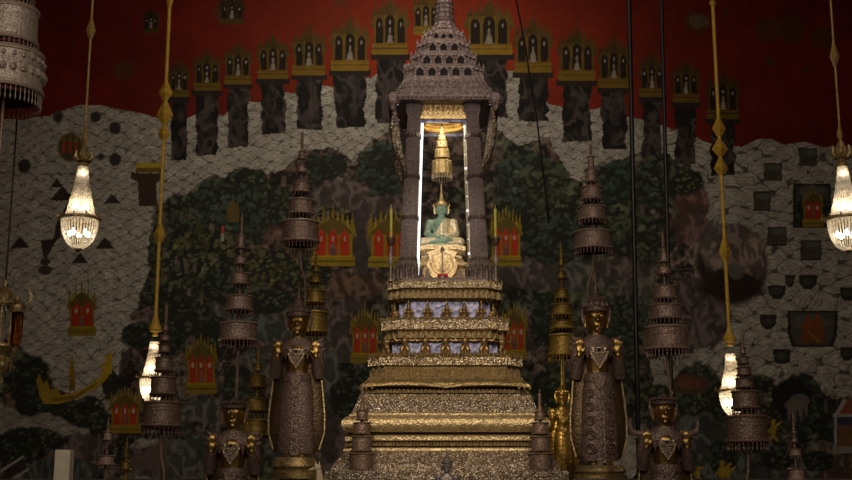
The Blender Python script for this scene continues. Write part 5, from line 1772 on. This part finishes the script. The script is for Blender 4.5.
m_.lathe([(12 * sl, zf_(344)), (13 * sl, zf_(347)), (9 * sl, zf_(352)), (6 * sl, zf_(356)), (8 * sl, zf_(361)), (9 * sl, zf_(366)), (5 * sl, zf_(372)), (3 * sl, zf_(376)), (4 * sl, zf_(380)), (2 * sl, zf_(388)), (.3 * sl, zf_(400))], (xl, Yl, 0), 20)
for i in range(10):
    a = i * PI / 5
    m_.tube([(xl + 6 * sl * math.cos(a), Yl + 6 * sl * math.sin(a), zf_(358)), (xl + 11 * sl * math.cos(a), Yl + 11 * sl * math.sin(a), zf_(362)), (xl + 10 * sl * math.cos(a), Yl + 10 * sl * math.sin(a), zf_(372))], [.015, .012, .004], 6)
m_.build('bowl', M['gold_dark'], ln, True)
xc = xl + 14.5 * sl
m_ = MB()
m_.lathe([(4 * sl, zf_(347)), (6 * sl, zf_(343)), (6.4 * sl, zf_(330)), (6.6 * sl, zf_(314))], (xc, Yl - .02, 0), 18)
m_.build('glass_cup', M['amber'], ln, True)
m_ = MB()
m_.lathe([(7 * sl, zf_(313)), (8 * sl, zf_(310)), (7.4 * sl, zf_(306)), (6.2 * sl, zf_(309))], (xc, Yl - .02, 0), 18)
m_.tube([(xl + 6 * sl, Yl, zf_(360)), (xl + 11 * sl, Yl, zf_(358)), (xc, Yl - .02, zf_(352)), (xc, Yl - .02, zf_(345))], [.014, .014, .02, .03], 8)
for k in range(5):
    a = -.5 + k * .4
    m_.tube([(xc + 5 * sl, Yl, zf_(309)), (xc + 7 * sl, Yl, zf_(307)), (xc + (10 + k) * sl, Yl, zf_(303 - k * 1.5)), (xc + (13 - k) * sl, Yl, zf_(300 - k * 3))], [.008, .008, .008, .002], 5)
m_.build('cup_arm', M['gold_dark'], ln, True)
m_ = MB()
m_.tube([(xl, Yl, zf_(281)), (xl, Yl, ZC)], .008, 6)
m_.build('hanging_rod', M['dark_metal'], ln)

# tall black poles, sagging cable, post and figurine
for px, Y, lab, r in ((633, .9, 'tall black pole right of the right standing statue, nearer the statue', 2.4), (666.5, .9, 'tall black pole directly behind the grey-brown tiered umbrella', 2.0)):
    x = at(px, 300, Y).x
    sp_ = mpp(px, 300, Y)
    p_ = thing('tall_pole', lab, 'pole', (x, Y, ZU))
    m_ = MB()
    m_.tube([(x, Y, ZU), (x + (.115 if px < 650 else .125), Y, ZC - .02)], r * sp_, 12)
    m_.build('shaft', M['black'], p_, True)
    m_ = MB()
    m_.lathe([(r * sp_ * 2.6, ZU), (r * sp_ * 2.6, ZU + .03), (r * sp_ * 1.4, ZU + .07), (r * sp_, ZU + .09)], (x, Y, 0), 16)
    m_.build('foot', M['black'], p_, True)
m_ = MB()
pts = [at(px, py, Y) for px, py, Y in ((505, -60, 2.2), (513, -10, 2.4), (516, 0, 2.45), (525, 45, 2.7), (530, 78, 2.9), (537, 120, 3.1), (543, 170, 3.3), (548, 215, 3.46), (548.5, 222, 3.49))]
pts[0].z = max(pts[0].z, ZC - .02)
m_.tube(pts, .0105, 8)
cb = m_.build('hanging_cable', M['black'], origin=pts[0], smooth=True)
tag(cb, 'thin black cable slanting down across the mural right of the spire', 'cable')
Yp = -1.9
x = at(64, 465, Yp).x
ztop = at(64, 450, Yp).z
post = thing('square_post', 'plain cream square post at the lower left edge below the painted barge', 'post', (x, Yp, ZL))
w_ = 15.5 * mpp(64, 460, Yp)
m_ = MB()
m_.box((x, Yp, (ZL + ztop) / 2), (w_, w_, ztop - ZL))
pb = m_.build('shaft', M['cream'], post)
m_ = MB()
m_.box((x, Yp, ZL + .03), (w_ * 1.25, w_ * 1.25, .06))
m_.build('foot', M['cream'], post)
for o in (pb,):
    bv = o.modifiers.new('b', 'BEVEL'); bv.width = .008; bv.segments = 2
Yf = -1.62
x = at(316, 470, Yf).x
sf = mpp(316, 470, Yf)
zq = at(316, 492, Yf).z
fg = thing('white_figurine', 'small cream-white animal figurine at the foot of the left standing statue', 'figurine', (x, Yf, ZL))
pf_ = Place((x, Yf, zq), sf)
sculpt('body', [('c', (0, 0, 0), (4, 3, 8), 5, 5.5), ('c', (4, 3, 8), (3, 1, 20), 4.5, 3.2), ('e', (1, 0, 24), (4.4, 3.2, 3.4)), ('c', (0, 0, 23.5), (-7, -.5, 21.6), 2.2, 1.0), ('c', (0, -1, 27), (-1, -1.5, 30), 1.1, .6), ('c', (3, 1, 26.5), (3.4, 1.5, 30), 1.1, .6)], .7 * sf, M['white_glaze'], fg, pf_)
m_ = MB()
m_.ball(pf_((-1.8, -2.4, 25.2)), .9 * sf, 8, 6)
m_.build('eye', M['black'], fg, True)
m_ = MB()
zpl = at(316, 494, Yf).z
m_.lathe([(9 * sf, ZL), (9 * sf, ZL + .05), (7 * sf, ZL + .08), (7 * sf, zpl - .04), (9 * sf, zpl - .02), (9 * sf, zpl + .02)], (x, Yf, 0), 20)
m_.build('pedestal', M['grey_bronze'], fg, True)

# ------------------------------------------------------------------ light


def lamp(kind, name, loc, target, energy, col, **kw):
    ld = bpy.data.lights.new(name, kind)
    ld.energy = energy
    ld.color = col
    for k, v in kw.items():
        setattr(ld, k, v)
    o = bpy.data.objects.new(name, ld)
    COL.objects.link(o)
    o.location = loc
    if target is not None:
        d = Vector(target) - Vector(loc)
        o.rotation_euler = d.to_track_quat('-Z', 'Y').to_euler()
    return o


WARM = (1.0, .80, .56)
lamp('SPOT', 'pedestal_spot', (-1.4, -8.5, 4.6), (.17, -1, 2.3), 640, WARM, spot_size=math.radians(20), spot_blend=.5, shadow_soft_size=.25)
lamp('SPOT', 'pedestal_spot', (1.6, -8.0, 6.0), (.17, -1, 2.3), 560, WARM, spot_size=math.radians(19), spot_blend=.5, shadow_soft_size=.25)
lamp('SPOT', 'roof_spot', (0.4, -8.5, 4.2), (.18, 0, 5.6), 420, (1, .86, .78), spot_size=math.radians(20), spot_blend=.8, shadow_soft_size=.3)
lamp('SPOT', 'mural_spot', (-.3, -1.5, 9.6), (-.3, 3.5, 5.6), 850, (1, .86, .68), spot_size=math.radians(92), spot_blend=1.0, shadow_soft_size=.8)
lamp('AREA', 'hall_glow', (0, -9, 6.0), (0, 0, 2.5), 230, (1, .84, .64), shape='RECTANGLE', size=9, size_y=4)
zl2 = zv0 + .02
lamp('AREA', 'throne_lamp', (XP, -.28, zv0 - .03), (XB, -.12, ZB + .1), 2.5, (1, .9, .72), shape='DISK', size=.35)
lamp('POINT', 'throne_lamp', (XP, .16, zv0 - .05), None, 1.0, (1, .84, .5), shadow_soft_size=.06)
lamp('SPOT', 'throne_spot', (.3, -8.5, 3.4), (XB, -.1, ZB + .22), 800, (1, .9, .75), spot_size=math.radians(6.5), spot_blend=.5, shadow_soft_size=.1)

w_ = bpy.data.worlds.new('world')
scene.world = w_
w_.use_nodes = True
bg = w_.node_tree.nodes['Background']
bg.inputs['Color'].default_value = (1, .82, .62, 1)
bg.inputs['Strength'].default_value = 0.02
vs_ = scene.view_settings
vs_.view_transform = 'Standard'
vs_.look = 'None'
vs_.exposure = 0.0
vs_.gamma = 1.0
vs_.use_curve_mapping = False
scene.cycles.use_denoising = True
